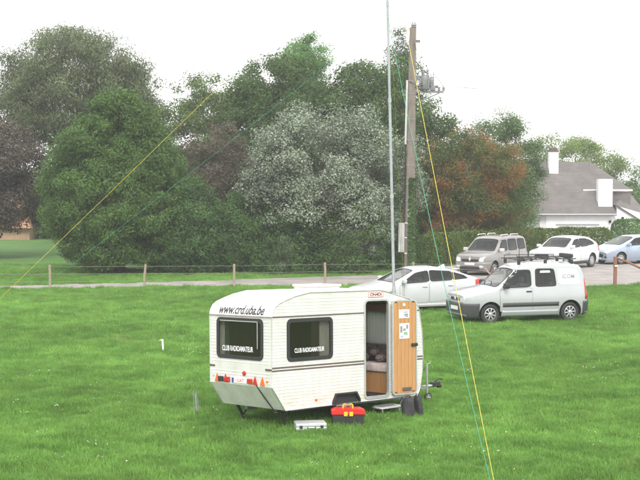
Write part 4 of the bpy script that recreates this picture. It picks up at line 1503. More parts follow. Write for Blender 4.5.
# ---- white hatchback behind the caravan front
s_spokes = 5
PW = paint("car_white", (0.50, 0.515, 0.535))
hb = Car("white_car", "white hatchback parked on the grass between the caravan and the van", (3.28, 48.8, 0), R(180 + 22), 4.55, 1.82,
         [(2.27, 0.5), (2.24, 0.68), (2.05, 0.80), (1.3, 0.95), (1.1, 1.0), (0.35, 1.36), (0.0, 1.46), (-0.5, 1.48), (-1.1, 1.40), (-1.75, 1.18), (-2.15, 1.05), (-2.24, 0.95), (-2.27, 0.5)],
         [(2.27, 0.78), (1.0, 0.92), (-1.0, 1.02), (-2.27, 1.08)], 0.30, PW, bot=0.18, wheels=(1.33, -1.36), wr=0.33, arch_r=0.39)
hb.handle = PW
for sd_ in (1, -1):
    hb.door([(0.95, 0.32), (-0.12, 0.32), (-0.12, 0.99), (0.95, 0.92)], sd_, 0.86, 0.02)
    hb.door([(-0.16, 0.32), (-1.02, 0.42), (-1.10, 1.02), (-0.16, 0.99)], sd_, 0.88, -0.95)
    hb.window([(0.92, 0.985), (-0.16, 1.035), (-0.12, 1.38), (0.32, 1.30)], 'side', sd_, 7)
    hb.window([(-0.22, 1.04), (-1.02, 1.07), (-1.00, 1.33), (-0.20, 1.385)], 'side', sd_, 9)
    hb.window([(-1.08, 1.075), (-1.62, 1.12), (-1.45, 1.19), (-1.06, 1.31)], 'side', sd_, 9)
    hb.mirror(0.80, 1.0, sd_, PW, 1.0)
    hb.patch("headlamp", [(sd_ * 0.80, 0.60), (sd_ * 0.42, 0.58), (sd_ * 0.46, 0.70), (sd_ * 0.72, 0.74)], 'front', 0.008, M_lamp, None, 4, 8)
    hb.band("tail_lamp", lambda c, s_=sd_: 0.80 < c.z < 1.06 and c.x < -1.93 and c.y * s_ > 0.55, 0.012, M_red)
    hb.band("sill_trim", lambda c, s_=sd_: c.z < 0.27 and -1.0 < c.x < 0.95 and c.y * s_ > 0.4, 0.006, M_lgrey)
hb.window([(1.12, 0.64), (0.30, 0.56), (0.30, -0.56), (1.12, -0.64)], "top", 1, 8, name="windscreen", depth=0.95)
hb.window([(-1.12, 0.52), (-1.85, 0.50), (-1.85, -0.50), (-1.12, -0.52)], "top", 1, 8, name="rear_window", depth=1.02)
hb.patch("grille", [(-0.5, 0.42), (0.5, 0.42), (0.45, 0.58), (-0.45, 0.58)], 'front', 0.008, M_blackpl, None, 6, 8)
MB().prism([(-0.30, 0), (0.06, 0), (-0.24, 0.13)], 'y', -0.015, 0.015).build("shark_fin", PW, hb.root, False, (-0.9, 0, 1.42))
MB().box(-0.22, 0.05, -0.55, 0.55, -0.015, 0.02, 0.008).build("spoiler", PW, hb.root, False, (-1.25, 0, 1.405))

hb.finish()
hb.root.scale = (1.02, 1.02, 1.02)

# ---- grey beige people carrier
PK = paint("beige_silver", (0.25, 0.24, 0.23), 0.4, 0.35)
kg = Car("people_carrier", "grey beige tall people carrier with roof bars parked by the hedge", (8.3, 67.6, 0), R(180 + 54), 4.2, 1.83,
         [(2.10, 0.86), (2.08, 0.90), (1.98, 0.97), (1.55, 1.05), (1.2, 1.09), (1.05, 1.14), (0.40, 1.66), (0.15, 1.77), (-0.5, 1.82), (-1.6, 1.80), (-1.95, 1.72), (-2.04, 1.4), (-2.09, 1.0), (-2.10, 0.5)],
         [(2.1, 0.95), (1.0, 1.05), (-2.1, 1.10)], 0.17, PK, bot=0.22, wheels=(1.28, -1.42), wr=0.32, arch_r=0.385, rear=(0.3, 0.07))
kg.handle = PK
for sd_ in (1, -1):
    kg.door([(0.92, 0.36), (-0.05, 0.36), (-0.05, 1.10), (0.92, 1.06)], sd_, 0.98, 0.06)
    kg.door([(-0.10, 0.36), (-1.00, 0.38), (-1.00, 1.12), (-0.10, 1.10)], sd_, 0.99, -0.22)
    kg.window([(0.85, 1.13), (-0.02, 1.15), (-0.02, 1.63), (0.42, 1.62)], 'side', sd_, 7)
    kg.window([(-0.14, 1.15), (-0.98, 1.16), (-0.96, 1.65), (-0.14, 1.65)], 'side', sd_, 8)
    kg.window([(-1.12, 1.17), (-1.84, 1.18), (-1.78, 1.63), (-1.10, 1.65)], 'side', sd_, 7)
    kg.mirror(0.74, 1.12, sd_, M_lgrey, 1.15)
    kg.patch("headlamp", [(sd_ * 0.74, 0.66), (sd_ * 0.48, 0.66), (sd_ * 0.52, 0.86), (sd_ * 0.73, 0.88)], 'front', 0.010, mat("bright_headlamp", (0.60, 0.62, 0.63), 0.15, 0.1, var=0.1), None, 3.5, 8)
    kg.patch("fog_lamp", [(sd_ * 0.72, 0.40), (sd_ * 0.52, 0.40), (sd_ * 0.52, 0.50), (sd_ * 0.72, 0.50)], 'front', 0.036, M_lamp, None, 3, 6)
    MB().tube([(0.25, sd_ * .62, 0.02), (0.20, sd_ * .62, 0.075), (-0.45, sd_ * .62, 0.085), (-0.5, sd_ * .62, 0.02)], 0.022, 6).build("roof_bar", M_alu, kg.root, True, (0, 0, 1.80))
    MB().tube([(-0.70, sd_ * .62, 0.02), (-0.75, sd_ * .62, 0.085), (-1.45, sd_ * .62, 0.075), (-1.5, sd_ * .62, 0.02)], 0.022, 6).build("roof_bar", M_alu, kg.root, True, (0, 0, 1.80))
kg.band("front_bumper", lambda c: c.z < 0.63 and c.x > 1.70, 0.03, PK)
kg.patch("air_intake", [(-0.55, 0.30), (0.55, 0.30), (0.50, 0.44), (-0.50, 0.44)], 'front', 0.036, M_blackpl, None, 6, 8)
kg.patch("grille", [(-0.44, 0.66), (0.44, 0.66), (0.48, 0.78), (-0.48, 0.78)], 'front', 0.012, M_blackpl, None, 6, 8)
MB().prism([(-0.06, 0.78), (0, 0.68), (0.06, 0.78), (0, 0.90)], 'x', 2.09, 2.125).build("badge", M_alu, kg.root)
kg.patch("number_plate", [(-0.26, 0.50), (0.26, 0.50), (0.26, 0.61), (-0.26, 0.61)], 'front', 0.042, M_plate, None, 20, 6)
kg.window([(1.10, 0.72), (0.42, 0.62), (0.42, -0.62), (1.10, -0.72)], "top", 1, 8, name="windscreen", depth=1.05)

kg.finish()

# ---- white crossover
s_spokes = 10
PS = paint("crossover_white", (0.58, 0.59, 0.60))
sv = Car("white_crossover", "white crossover car parked by the hedge behind the van", (12.5, 71.6, 0), R(180 + 50), 4.40, 1.83,
         [(2.20, 0.80), (2.18, 0.86), (2.02, 0.95), (1.3, 1.05), (1.05, 1.10), (0.30, 1.52), (0.0, 1.60), (-0.6, 1.63), (-1.3, 1.56), (-1.85, 1.33), (-2.10, 1.12), (-2.18, 0.95), (-2.20, 0.5)],
         [(2.2, 0.92), (1.0, 1.03), (-1.2, 1.12), (-2.2, 1.16)], 0.28, PS, bot=0.24, wheels=(1.30, -1.33), wr=0.355, arch_r=0.41)
sv.handle = PS
for sd_ in (1, -1):
    sv.door([(0.95, 0.40), (-0.10, 0.40), (-0.10, 1.07), (0.95, 1.03)], sd_, 0.95, 0.02)
    sv.door([(-0.14, 0.40), (-0.98, 0.48), (-1.06, 1.11), (-0.14, 1.07)], sd_, 0.97, -0.92)
    sv.window([(0.88, 1.09), (-0.14, 1.12), (-0.10, 1.50), (0.28, 1.46)], 'side', sd_, 7)
    sv.window([(-0.20, 1.12), (-1.00, 1.15), (-0.96, 1.48), (-0.18, 1.51)], 'side', sd_, 9)
    sv.window([(-1.06, 1.16), (-1.62, 1.22), (-1.45, 1.32), (-1.03, 1.47)], 'side', sd_, 8)
    sv.mirror(0.80, 1.09, sd_, PS, 1.1)
    sv.patch("headlamp", [(sd_ * 0.84, 0.76), (sd_ * 0.44, 0.74), (sd_ * 0.50, 0.88), (sd_ * 0.76, 0.93)], 'front', 0.008, M_lamp, None, 4, 8)
    sv.band("tail_lamp", lambda c, s_=sd_: 0.86 < c.z < 1.13 and c.x < -1.98 and c.y * s_ > 0.55, 0.012, M_red)
    sv.band("sill_trim", lambda c, s_=sd_: c.z < 0.40 and -0.92 < c.x < 0.88 and c.y * s_ > 0.4, 0.008, M_bump)
sv.window([(1.08, 0.68), (0.28, 0.60), (0.28, -0.60), (1.08, -0.68)], "top", 1, 8, name="windscreen", depth=1.03)
sv.patch("grille", [(-0.40, 0.50), (0.40, 0.50), (0.42, 0.80), (-0.42, 0.80)], 'front', 0.01, M_blackpl, None, 6, 8)
sv.band("front_skirt", lambda c: c.z < 0.40 and c.x > 1.80, 0.012, M_bump)
sv.patch("number_plate", [(-0.26, 0.48), (0.26, 0.48), (0.26, 0.58), (-0.26, 0.58)], 'front', 0.022, M_plate, None, 20, 6)

sv.finish()

# ---- pale blue hatchback at the right edge
PB = paint("pale_blue_metallic", (0.36, 0.43, 0.53), 0.5, 0.32)
bl = Car("blue_hatchback", "pale blue metallic hatchback parked at the right behind the wooden post", (16.75, 75.6, 0), R(180 + 27), 4.30, 1.80,
         [(2.15, 0.62), (2.12, 0.71), (1.98, 0.81), (1.45, 0.96), (1.2, 1.03), (0.25, 1.42), (-0.1, 1.50), (-0.6, 1.51), (-1.2, 1.43), (-1.75, 1.22), (-2.05, 1.0), (-2.13, 0.85), (-2.15, 0.5)],
         [(2.15, 0.80), (1.0, 0.96), (-1.0, 1.04), (-2.15, 1.08)], 0.30, PB, bot=0.19, wheels=(1.28, -1.33), wr=0.32, arch_r=0.375)
bl.handle = PB
for sd_ in (1, -1):
    bl.door([(0.92, 0.34), (-0.12, 0.34), (-0.12, 1.00), (0.92, 0.95)], sd_, 0.88, 0.02)
    bl.door([(-0.16, 0.34), (-0.98, 0.42), (-1.06, 1.03), (-0.16, 1.00)], sd_, 0.90, -0.92)
    bl.window([(0.94, 1.01), (-0.14, 1.05), (-0.12, 1.41), (0.26, 1.36)], 'side', sd_, 7)
    bl.window([(-0.20, 1.05), (-1.05, 1.08), (-1.00, 1.37), (-0.18, 1.42)], 'side', sd_, 8)
    bl.mirror(0.80, 1.0, sd_, PB, 1.05)
    bl.patch("headlamp", [(sd_ * 0.82, 0.64), (sd_ * 0.46, 0.60), (sd_ * 0.50, 0.72), (sd_ * 0.70, 0.79)], 'front', 0.008, M_lamp, None, 4, 8)
    bl.band("tail_lamp", lambda c, s_=sd_: 0.78 < c.z < 1.05 and c.x < -1.97 and c.y * s_ > 0.55, 0.012, M_red)
    bl.patch("fog_lamp", [(sd_ * 0.74, 0.36), (sd_ * 0.54, 0.36), (sd_ * 0.56, 0.45), (sd_ * 0.70, 0.46)], 'front', 0.008, M_blackpl, None, 4, 6)
bl.window([(1.22, 0.66), (0.24, 0.58), (0.24, -0.58), (1.22, -0.66)], "top", 1, 8, name="windscreen", depth=0.95)
bl.patch("grille", [(-0.46, 0.38), (0.46, 0.38), (0.42, 0.58), (-0.42, 0.58)], 'front', 0.01, M_blackpl, None, 5, 8)
bl.patch("badge", [(-0.07, 0.66), (0.07, 0.66), (0.05, 0.76), (-0.05, 0.76)], 'front', 0.012, M_alu, None, 3, 5)
bl.patch("number_plate", [(-0.26, 0.30), (0.26, 0.30), (0.26, 0.37), (-0.26, 0.37)], 'front', 0.02, M_plate, None, 20, 6)
bl.finish()

# ------------------------------------------------------------------ trees, shrubs and hedges


def unit(a):
    return a / np.maximum(np.linalg.norm(a, axis=1, keepdims=True), 1e-9)


def leaf_quads(P, Nn, size, aspect, rng, droop=0.0, tri=False):
    n = len(P)
    rnd = rng.normal(size=(n, 3))
    if droop > 0:
        rnd = rnd * (1 - droop) + np.array([0, 0, -1.6]) * droop
    t = unit(rnd - (rnd * Nn).sum(1, keepdims=True) * Nn)
    b = np.cross(Nn, t)
    s = (size * rng.uniform(0.5, 1.45, n))[:, None]
    fold = Nn * s * 0.10
    if tri:
        V = np.empty((n, 3, 3))
        V[:, 0] = P - t * s * 0.5 + b * s * 0.4 * aspect
        V[:, 1] = P - t * s * 0.3 - b * s * 0.5 * aspect
        V[:, 2] = P + t * s * 0.6
        return V.reshape(-1, 3), np.arange(n * 3).reshape(-1, 3)
    V = np.empty((n, 4, 3))
    V[:, 0] = P - t * s * 0.5
    V[:, 1] = P + b * s * 0.5 * aspect + fold
    V[:, 2] = P + t * s * 0.5
    V[:, 3] = P - b * s * 0.5 * aspect + fold
    return V.reshape(-1, 3), np.arange(n * 4).reshape(-1, 4)


def crown_points(rng, c, r, n_cl, per, cl_r, lobes=14, lob=0.28, shape='ball', hollow=0.45, flat=0.75, up=0.35):
    """leaf positions and normals: boughs spread through an uneven crown, leaves clustered round each"""
    c, r = np.array(c, float), np.array(r, float)
    d = unit(rng.normal(size=(n_cl, 3)))
    L_ = unit(rng.normal(size=(lobes, 3)))
    amp = rng.uniform(-0.5, 1.0, lobes) * lob
    f = 1 + (amp[None] * np.exp((d @ L_.T - 1) / 0.14)).sum(1)
    rad = hollow + (1 - hollow) * rng.uniform(0, 1, n_cl) ** 0.55
    C = d * (rad * f)[:, None]
    if shape == 'cone':
        z = C[:, 2]
        k = np.clip(1.0 - 0.16 * np.clip(z, 0, 1.2) - 0.26 * np.clip(z, 0, 1) ** 2 - 0.10 * np.clip(z, -1, 0), 0.2, 1.12)
        C[:, :2] *= k[:, None]
    if shape == 'flatbase':
        C[:, 2] = np.where(C[:, 2] < -0.55, -0.55 + (C[:, 2] + 0.55) * 0.3, C[:, 2])
    if shape == 'column':
        C[:, :2] *= (0.7 + 0.3 * np.cos(C[:, 2:3] * 1.4))
    C = c + C * r
    cr = cl_r * rng.uniform(0.55, 1.35, n_cl)
    cnt = np.maximum(3, (per * (cr / cl_r) ** 2 * rng.uniform(0.6, 1.3, n_cl)).astype(int))
    idx = np.repeat(np.arange(n_cl), cnt)
    off = unit(rng.normal(size=(len(idx), 3))) * (rng.uniform(0, 1, len(idx)) ** 0.45)[:, None]
    off[:, 2] *= flat
    P = C[idx] + off * cr[idx][:, None]
    out = unit((P - c) / r)
    Nn = unit(0.55 * rng.normal(size=P.shape) + 0.5 * unit(off) + 0.35 * out + np.array([0, 0, up]))
    return P, Nn, C


def limbs(mb, base, top, r0, targets, rng, n=9):
    """tapered, bent trunk with limbs running out to some of the boughs"""
    base, top = np.array(base, float), np.array(top, float)
    k = 7
    pts = [base + (top - base) * i / k + np.append(rng.normal(0, 0.08, 2), 0) * (1 if 0 < i < k else 0) for i in range(k + 1)]
    mb.tube([Vector(p) for p in pts], [r0 * (1.25 if i == 0 else 1) * (1 - 0.8 * i / k) for i in range(k + 1)], 8)
    sel = rng.choice(len(targets), min(n, len(targets)), replace=False)
    for j in sel:
        i = int(rng.integers(1, k))
        s_ = pts[i]
        e = targets[j]
        m1 = s_ + (e - s_) * 0.4 + np.array([0, 0, 0.12 * np.linalg.norm(e - s_)])
        m2 = s_ + (e - s_) * 0.75 + np.array([0, 0, 0.08 * np.linalg.norm(e - s_)])
        rr = r0 * 0.42 * (1 - 0.09 * i)
        mb.tube([Vector(s_), Vector(m1), Vector(m2), Vector(e)], [rr, rr * .6, rr * .35, rr * .1], 6)


def tree(name, label, cat, x, y, crowns, lm, leaf=0.12, aspect=0.6, trunk=0.2, ttop=None, seed=1, droop=0.0, n_limb=9, group=None, up=0.35, tri=True, zmin=0.02):
    """crowns: list of dicts for crown_points, in metres above the tree's foot"""
    rng = np.random.default_rng(seed)
    t_ = thing(name, label, cat, (x, y, 0), group=group)
    VV, FF, CC, k = [], [], [], 0
    for c in crowns:
        c = dict(c)
        P, Nn, C = crown_points(rng, c.pop('c'), c.pop('r'), c.pop('n'), c.pop('per'), c.pop('cl'), up=up, **c)
        keep = P[:, 2] > zmin + 0.25 * np.sin(P[:, 0] * 2.1) * (zmin > 0.1)
        V, F = leaf_quads(P[keep], Nn[keep], leaf, aspect, rng, droop, tri)
        VV.append(V)
        FF.append(F + k)
        k += len(V)
        CC.append(C)
    me = quads_mesh("crown", np.concatenate(VV), np.concatenate(FF))
    link("crown", me, lm, t_)
    C = np.concatenate(CC)
    if trunk > 0:
        mb = MB()
        tt = ttop if ttop is not None else C[:, 2].max() * 0.8
        limbs(mb, (0, 0, -0.2), (C[:, 0].mean() * 0.6, 0, tt), trunk, C, rng, n_limb)
        me2 = bpy.data.meshes.new("trunk")
        me2.from_pydata([tuple(q) for q in mb.v], [], mb.f)
        link("trunk", me2, M_bark, t_, True)
    return t_


LM_horn = leaf_mat("hornbeam_leaf", (0.061, 0.122, 0.029), (0.095, 0.165, 0.043), 0.3, patch=0.3)
LM_willow = leaf_mat("willow_leaf", (0.098, 0.130, 0.065), (0.156, 0.191, 0.098), 0.35)
LM_beech = leaf_mat("purple_leaf", (0.058, 0.053, 0.042), (0.094, 0.080, 0.062), 0.25)
LM_mid = leaf_mat("mid_green_leaf", (0.081, 0.137, 0.041), (0.137, 0.191, 0.061), 0.35)
LM_plum = leaf_mat("plum_leaf", (0.081, 0.081, 0.054), (0.132, 0.104, 0.082), 0.25)
LM_laurel = leaf_mat("laurel_leaf", (0.051, 0.111, 0.035), (0.088, 0.157, 0.049), 0.25)
LM_dark = leaf_mat("dark_green_leaf", (0.054, 0.104, 0.031), (0.093, 0.146, 0.045), 0.3)
LM_bright = leaf_mat("bright_green_leaf", (0.098, 0.232, 0.059), (0.159, 0.290, 0.088), 0.4)
LM_poplar = leaf_mat("silver_poplar_leaf", (0.115, 0.155, 0.092), (0.31, 0.35, 0.28), 0.2, patch=0.35)
LM_slender = leaf_mat("blue_green_leaf", (0.067, 0.107, 0.063), (0.112, 0.151, 0.088), 0.35)
LM_russet = leaf_mat("russet_leaf", (0.068, 0.122, 0.035), (0.120, 0.148, 0.045), 0.35, 0.53, (0.215, 0.112, 0.036), 0.2)
LM_right = leaf_mat("grey_green_leaf", (0.080, 0.145, 0.052), (0.128, 0.195, 0.073), 0.35)
LM_yellowg = leaf_mat("yellow_green_leaf", (0.14, 0.21, 0.058), (0.21, 0.275, 0.09), 0.4)
LM_hedge = leaf_mat("hedge_leaf", (0.073, 0.122, 0.029), (0.122, 0.168, 0.043), 0.2)
LM_hedge2 = leaf_mat("bright_hedge_leaf", (0.085, 0.18, 0.05), (0.125, 0.235, 0.07), 0.25)

TG = "trees beyond the gravel track"
tree("willow_tree", "large grey green airy tree towering behind the dense conical one", "tree", -15.9, 90, [
    dict(c=(0, 0, 9.9), r=(5.2, 4.3, 3.7), n=520, per=308, cl=0.85, lob=0.2, hollow=0.5, flat=0.8),
    dict(c=(2.8, 0, 8.4), r=(2.6, 2.6, 3.0), n=130, per=266, cl=0.7)], LM_willow, 0.158, 0.42, 0.42, 10.5, 11, 0.45, 26, TG)
tree("hornbeam_tree", "dense dark green egg-shaped tree at the left behind the fence", "tree", -9.79, 68, [
    dict(c=(0, 0, 3.9), r=(3.5, 3.3, 4.75), n=1050, per=294, cl=0.55, lob=0.10, hollow=0.4, shape='cone', lobes=20)], LM_horn, 0.104, 0.62, 0.26, 6.5, 12, 0.35, 10, TG, zmin=0.30)
tree("purple_beech_tree", "dark purple leaved tree at the left edge of the photo", "tree", -19.9, 80, [
    dict(c=(0, 0, 4.7), r=(4.1, 3.4, 3.75), n=430, per=224, cl=0.75, lob=0.2)], LM_beech, 0.133, 0.65, 0.28, 6, 13, 0.1, 9, TG)
tree("ash_tree", "mid green tree behind, between the conical tree and silver poplar", "tree", -7.6, 88, [
    dict(c=(0, 0, 6.3), r=(2.9, 2.6, 4.2), n=300, per=252, cl=0.72, lob=0.3), dict(c=(1.6, 0.4, 4.5), r=(2.0, 2, 3.4), n=130, per=224, cl=0.7)], LM_mid, 0.133, 0.6, 0.22, 8.5, 14, 0.15, 10, TG)
tree("plum_tree", "purple grey leaved small tree left of the silver poplar", "tree", -5.5, 74, [
    dict(c=(0, 0, 4.3), r=(2.1, 1.8, 2.7), n=190, per=210, cl=0.55, lob=0.25), dict(c=(0, 0, 2.0), r=(2.4, 1.8, 2.0), n=120, per=182, cl=0.6)], LM_plum, 0.100, 0.62, 0.15, 5, 15, 0.1, 8, TG)
tree("laurel_shrub", "tall glossy green shrub beside the dense conical tree", "shrub", -6.1, 66.6, [
    dict(c=(0, 0, 2.0), r=(1.5, 1.2, 2.35), n=190, per=182, cl=0.45, lob=0.25, shape='column')], LM_laurel, 0.095, 0.6, 0.1, 3, 16, 0, 6)
tree("evergreen_shrub", "dark evergreen shrub below the purple grey tree", "shrub", -3.9, 68, [
    dict(c=(0, 0, 1.7), r=(1.75, 1.3, 2.1), n=210, per=182, cl=0.45, lob=0.3)], LM_laurel, 0.091, 0.55, 0.1, 2.6, 17, 0, 6)
tree("maple_tree", "tall dark green tree behind the silver poplar on its left", "tree", -2.2, 86, [
    dict(c=(0, 0, 7.0), r=(3.6, 3.2, 5.0), n=430, per=252, cl=0.75, lob=0.3), dict(c=(-1.8, 0, 9.2), r=(1.4, 1.4, 1.5), n=50, per=182, cl=0.6),
    dict(c=(-0.6, 0, 3), r=(3.4, 2.5, 3.2), n=170, per=154, cl=0.8)], LM_dark, 0.141, 0.62, 0.3, 9, 18, 0.1, 12, TG)
tree("birch_tree", "bright green treetop showing above the dark trees", "tree", -1.0, 95, [
    dict(c=(0, 0, 11.8), r=(1.65, 1.5, 2.3), n=130, per=224, cl=0.55, lob=0.3)], LM_bright, 0.116, 0.62, 0.2, 12.5, 19, 0.1, 8, TG)
tree("lime_tree", "tall dark green tree behind the silver poplar and the mast", "tree", 2.8, 85, [
    dict(c=(0, 0, 6.8), r=(3.5, 3.0, 4.9), n=430, per=252, cl=0.75, lob=0.28), dict(c=(0.2, -1, 2.8), r=(3.8, 2.5, 3.2), n=180, per=154, cl=0.8)], LM_dark, 0.141, 0.62, 0.3, 9, 20, 0.1, 12, TG)
tree("silver_poplar_tree", "broad silver leaved poplar in the middle behind the caravan", "tree", -0.3, 67.8, [
    dict(c=(-0.1, 0, 5.5), r=(2.9, 2.3, 2.7), n=170, per=300, cl=0.60, lob=0.45, hollow=0.45, flat=0.9), dict(c=(3.0, 0.5, 5.1), r=(2.2, 1.7, 2.6), n=105, per=280, cl=0.56, lob=0.45, hollow=0.4, flat=0.9),
    dict(c=(-0.9, -0.4, 3.6), r=(2.4, 1.9, 1.6), n=75, per=230, cl=0.52), dict(c=(1.9, -0.5, 3.2), r=(2.0, 1.6, 1.6), n=70, per=220, cl=0.52),
    dict(c=(2.7, -0.9, 2.1), r=(1.0, 0.8, 1.0), n=22, per=200, cl=0.45), dict(c=(-2.0, -0.5, 4.4), r=(1.3, 1.3, 1.5), n=34, per=220, cl=0.5)], LM_poplar, 0.092, 0.75, 0.2, 5.5, 21, 0.0, 16, TG, tri=False, up=0.5)
tree("alder_tree", "slim tall tree rising beside the utility pole", "tree", 5.3, 92, [
    dict(c=(0, 0, 10.6), r=(0.95, 0.9, 4.0), n=110, per=154, cl=0.5, lob=0.4, hollow=0.3), dict(c=(-0.1, 0, 6.5), r=(1.3, 1.2, 3.0), n=80, per=154, cl=0.55)], LM_slender, 0.116, 0.6, 0.15, 13, 22, 0.1, 14, TG)
tree("oak_tree", "dark green tree just right of the utility pole", "tree", 6.6, 82, [
    dict(c=(0, 0, 5.2), r=(1.8, 1.8, 3.9), n=190, per=210, cl=0.6, lob=0.3), dict(c=(0, 0, 2.3), r=(2.2, 1.8, 2.4), n=100, per=168, cl=0.65)], LM_dark, 0.116, 0.62, 0.2, 7, 23, 0.1, 8, TG)
tree("russet_tree", "green and rust brown tree right of the pole above the hedge", "tree", 8.5, 79.5, [
    dict(c=(0, 0, 4.4), r=(2.7, 2.2, 3.2), n=300, per=210, cl=0.55, lob=0.3), dict(c=(0.3, 0, 2.4), r=(2.6, 2, 1.7), n=110, per=168, cl=0.55)], LM_russet, 0.104, 0.62, 0.18, 5.5, 24, 0.1, 10, TG)
tree("pear_tree", "grey green tree standing left of the white house", "tree", 11.15, 87, [
    dict(c=(0, 0, 4.75), r=(2.7, 2.3, 3.6), n=330, per=210, cl=0.6, lob=0.12), dict(c=(0.3, 0, 3.3), r=(1.7, 1.7, 2.4), n=130, per=196, cl=0.55)], LM_right, 0.112, 0.55, 0.2, 6.5, 25, 0.2, 9, TG)
tree("sycamore_tree", "yellow green tree crown showing behind the house roof", "tree", 22.6, 125, [
    dict(c=(0, 0, 5.2), r=(4.2, 3.2, 3.2), n=240, per=182, cl=0.8, lob=0.25)], LM_yellowg, 0.158, 0.62, 0.25, 6.5, 26, 0.1, 9, TG)
tree("garden_tree", "dim green tree at the right edge beyond the house", "tree", 28.6, 122, [
    dict(c=(0, 0, 2.6), r=(2.3, 2, 2.3), n=110, per=168, cl=0.7)], LM_right, 0.149, 0.62, 0.2, 3, 27, 0.1, 7, TG)
SG = "shrubs under the trees"
tree("undergrowth_shrub", "dark shrub under the silver poplar left of its trunk", "shrub", -1.7, 66.9, [dict(c=(0, 0, 1.4), r=(1.9, 1.0, 1.7), n=130, per=120, cl=0.5)], LM_laurel, 0.12, 0.5, 0.08, 1.5, 31, 0, 5, SG)
tree("undergrowth_shrub", "dark shrub under the silver poplar right of its trunk", "shrub", 1.3, 67.0, [dict(c=(0, 0, 1.5), r=(1.9, 1.0, 1.8), n=140, per=120, cl=0.5)], LM_dark, 0.12, 0.5, 0.08, 1.5, 32, 0, 5, SG)
tree("undergrowth_shrub", "dark shrub at the foot of the utility pole", "shrub", 3.9, 70.5, [dict(c=(0, 0, 1.2), r=(1.3, 1.0, 1.5), n=90, per=110, cl=0.45)], LM_dark, 0.12, 0.5, 0.08, 1.2, 33, 0, 5, SG)
tree("weeping_shrub", "pale green drooping shrub at the edge of the silver poplar shade", "shrub", -1.75, 65.9, [dict(c=(0, 0, 0.9), r=(0.45, 0.4, 0.9), n=40, per=60, cl=0.28)], leaf_mat("pale_weeping_leaf", (0.085, 0.139, 0.059), (0.134, 0.186, 0.088), 0.3), 0.15, 0.25, 0.04, 1.0, 34, 0.8, 5, SG)
tree("undergrowth_shrub", "dark shrub behind the dense conical tree on its right", "shrub", -6.9, 73, [dict(c=(0, 0, 1.6), r=(2.3, 1.4, 1.9), n=150, per=110, cl=0.55)], LM_dark, 0.13, 0.5, 0.08, 1.5, 35, 0, 5, SG)
tree("undergrowth_shrub", "dark shrub behind the dense conical tree on its left", "shrub", -12.0, 83, [dict(c=(0, 0, 2.0), r=(2.2, 1.6, 2.4), n=150, per=110, cl=0.6)], LM_dark, 0.14, 0.5, 0.08, 1.5, 36, 0, 5, SG)
tree("undergrowth_shrub", "dark shrub between the purple tree and the willow trunk", "shrub", -15.5, 92, [dict(c=(0, 0, 2.4), r=(2.6, 1.6, 2.6), n=150, per=110, cl=0.65)], LM_dark, 0.15, 0.5, 0.08, 1.5, 37, 0, 5, SG)


def hedge(name, label, pts, wd, ht, lm, seed, n_m2=900, leaf=0.085):
    """clipped hedge along a polyline: leaves packed over the surface of a rounded bar"""
    rng = np.random.default_rng(seed)
    pts = np.array(pts, float)
    seg = np.linalg.norm(np.diff(pts, axis=0), axis=1)
    Lt = seg.sum()
    n = int(n_m2 * Lt * (wd + 2 * ht))
    u = rng.uniform(0, Lt, n)
    cum = np.concatenate([[0], np.cumsum(seg)])
    px = np.interp(u, cum, pts[:, 0])
    py = np.interp(u, cum, pts[:, 1])
    k = np.clip(np.searchsorted(cum, u) - 1, 0, len(seg) - 1)
    d = np.diff(pts, axis=0)[k] / seg[k][:, None]
    nx, ny = -d[:, 1], d[:, 0]
    peri = rng.uniform(-1, 1, n) * (wd / 2 + ht)
    sgn = np.sign(peri)
    a = np.abs(peri)
    on_top = a < wd / 2
    lat = np.where(on_top, a, wd / 2) * sgn
    z = np.where(on_top, ht, ht - (a - wd / 2))
    end = np.clip(np.minimum(u, Lt - u) / 0.7, 0, 1)
    rr = np.sqrt(np.clip(1 - (1 - end) ** 2, 0.02, 1))
    z = z * (0.5 + 0.5 * rr)
    lat = lat * rr
    crn = np.clip(z / ht, 0, 1) ** 8 * 0.18
    lat *= 1 - crn
    wav = 0.06 * np.sin(u * 2.1 + z * 3) + 0.05 * np.sin(u * 5.3 - z * 4.0 + 1)
    lat += (wav + rng.normal(0, 0.05, n)) * sgn
    z += np.where(on_top, wav * 0.6 + rng.normal(0, 0.04, n), 0)
    P = np.stack([px + nx * lat - pts[0, 0], py + ny * lat - pts[0, 1], np.maximum(z, 0.02)], 1)
    out = np.stack([nx * sgn, ny * sgn, np.zeros(n)], 1)
    out[on_top] = (0, 0, 1)
    Nn = unit(out + rng.normal(0, 0.55, (n, 3)))
    V, F = leaf_quads(P, Nn, leaf, 0.65, rng)
    t_ = thing(name, label, "hedge", (pts[0, 0], pts[0, 1], 0))
    link("foliage", quads_mesh("foliage", V, F), lm, t_)
    mb = MB()
    for i in range(len(pts) - 1):
        a_, b_ = pts[i] - pts[0], pts[i + 1] - pts[0]
        m = max(1, int(seg[i] / 0.8))
        for j in range(m):
            q = a_ + (b_ - a_) * (j + 0.5) / m
            mb.tube([(q[0], q[1], -0.1), (q[0] + rng.normal(0, .1), q[1], ht * 0.8)], [0.03, 0.012], 5)
    mb.build("stems", M_bark, t_)


hedge("clipped_hedge", "dark clipped hedge behind the people carrier and the crossover", [(5.4, 73.2), (8.5, 77.0), (12.5, 81.5), (17.3, 83.6)], 1.3, 1.60, LM_hedge, 41)
hedge("clipped_hedge", "bright green clipped hedge at the right edge in front of the house", [(18.15, 87.2), (24, 88.5)], 1.2, 1.95, LM_hedge2, 42)

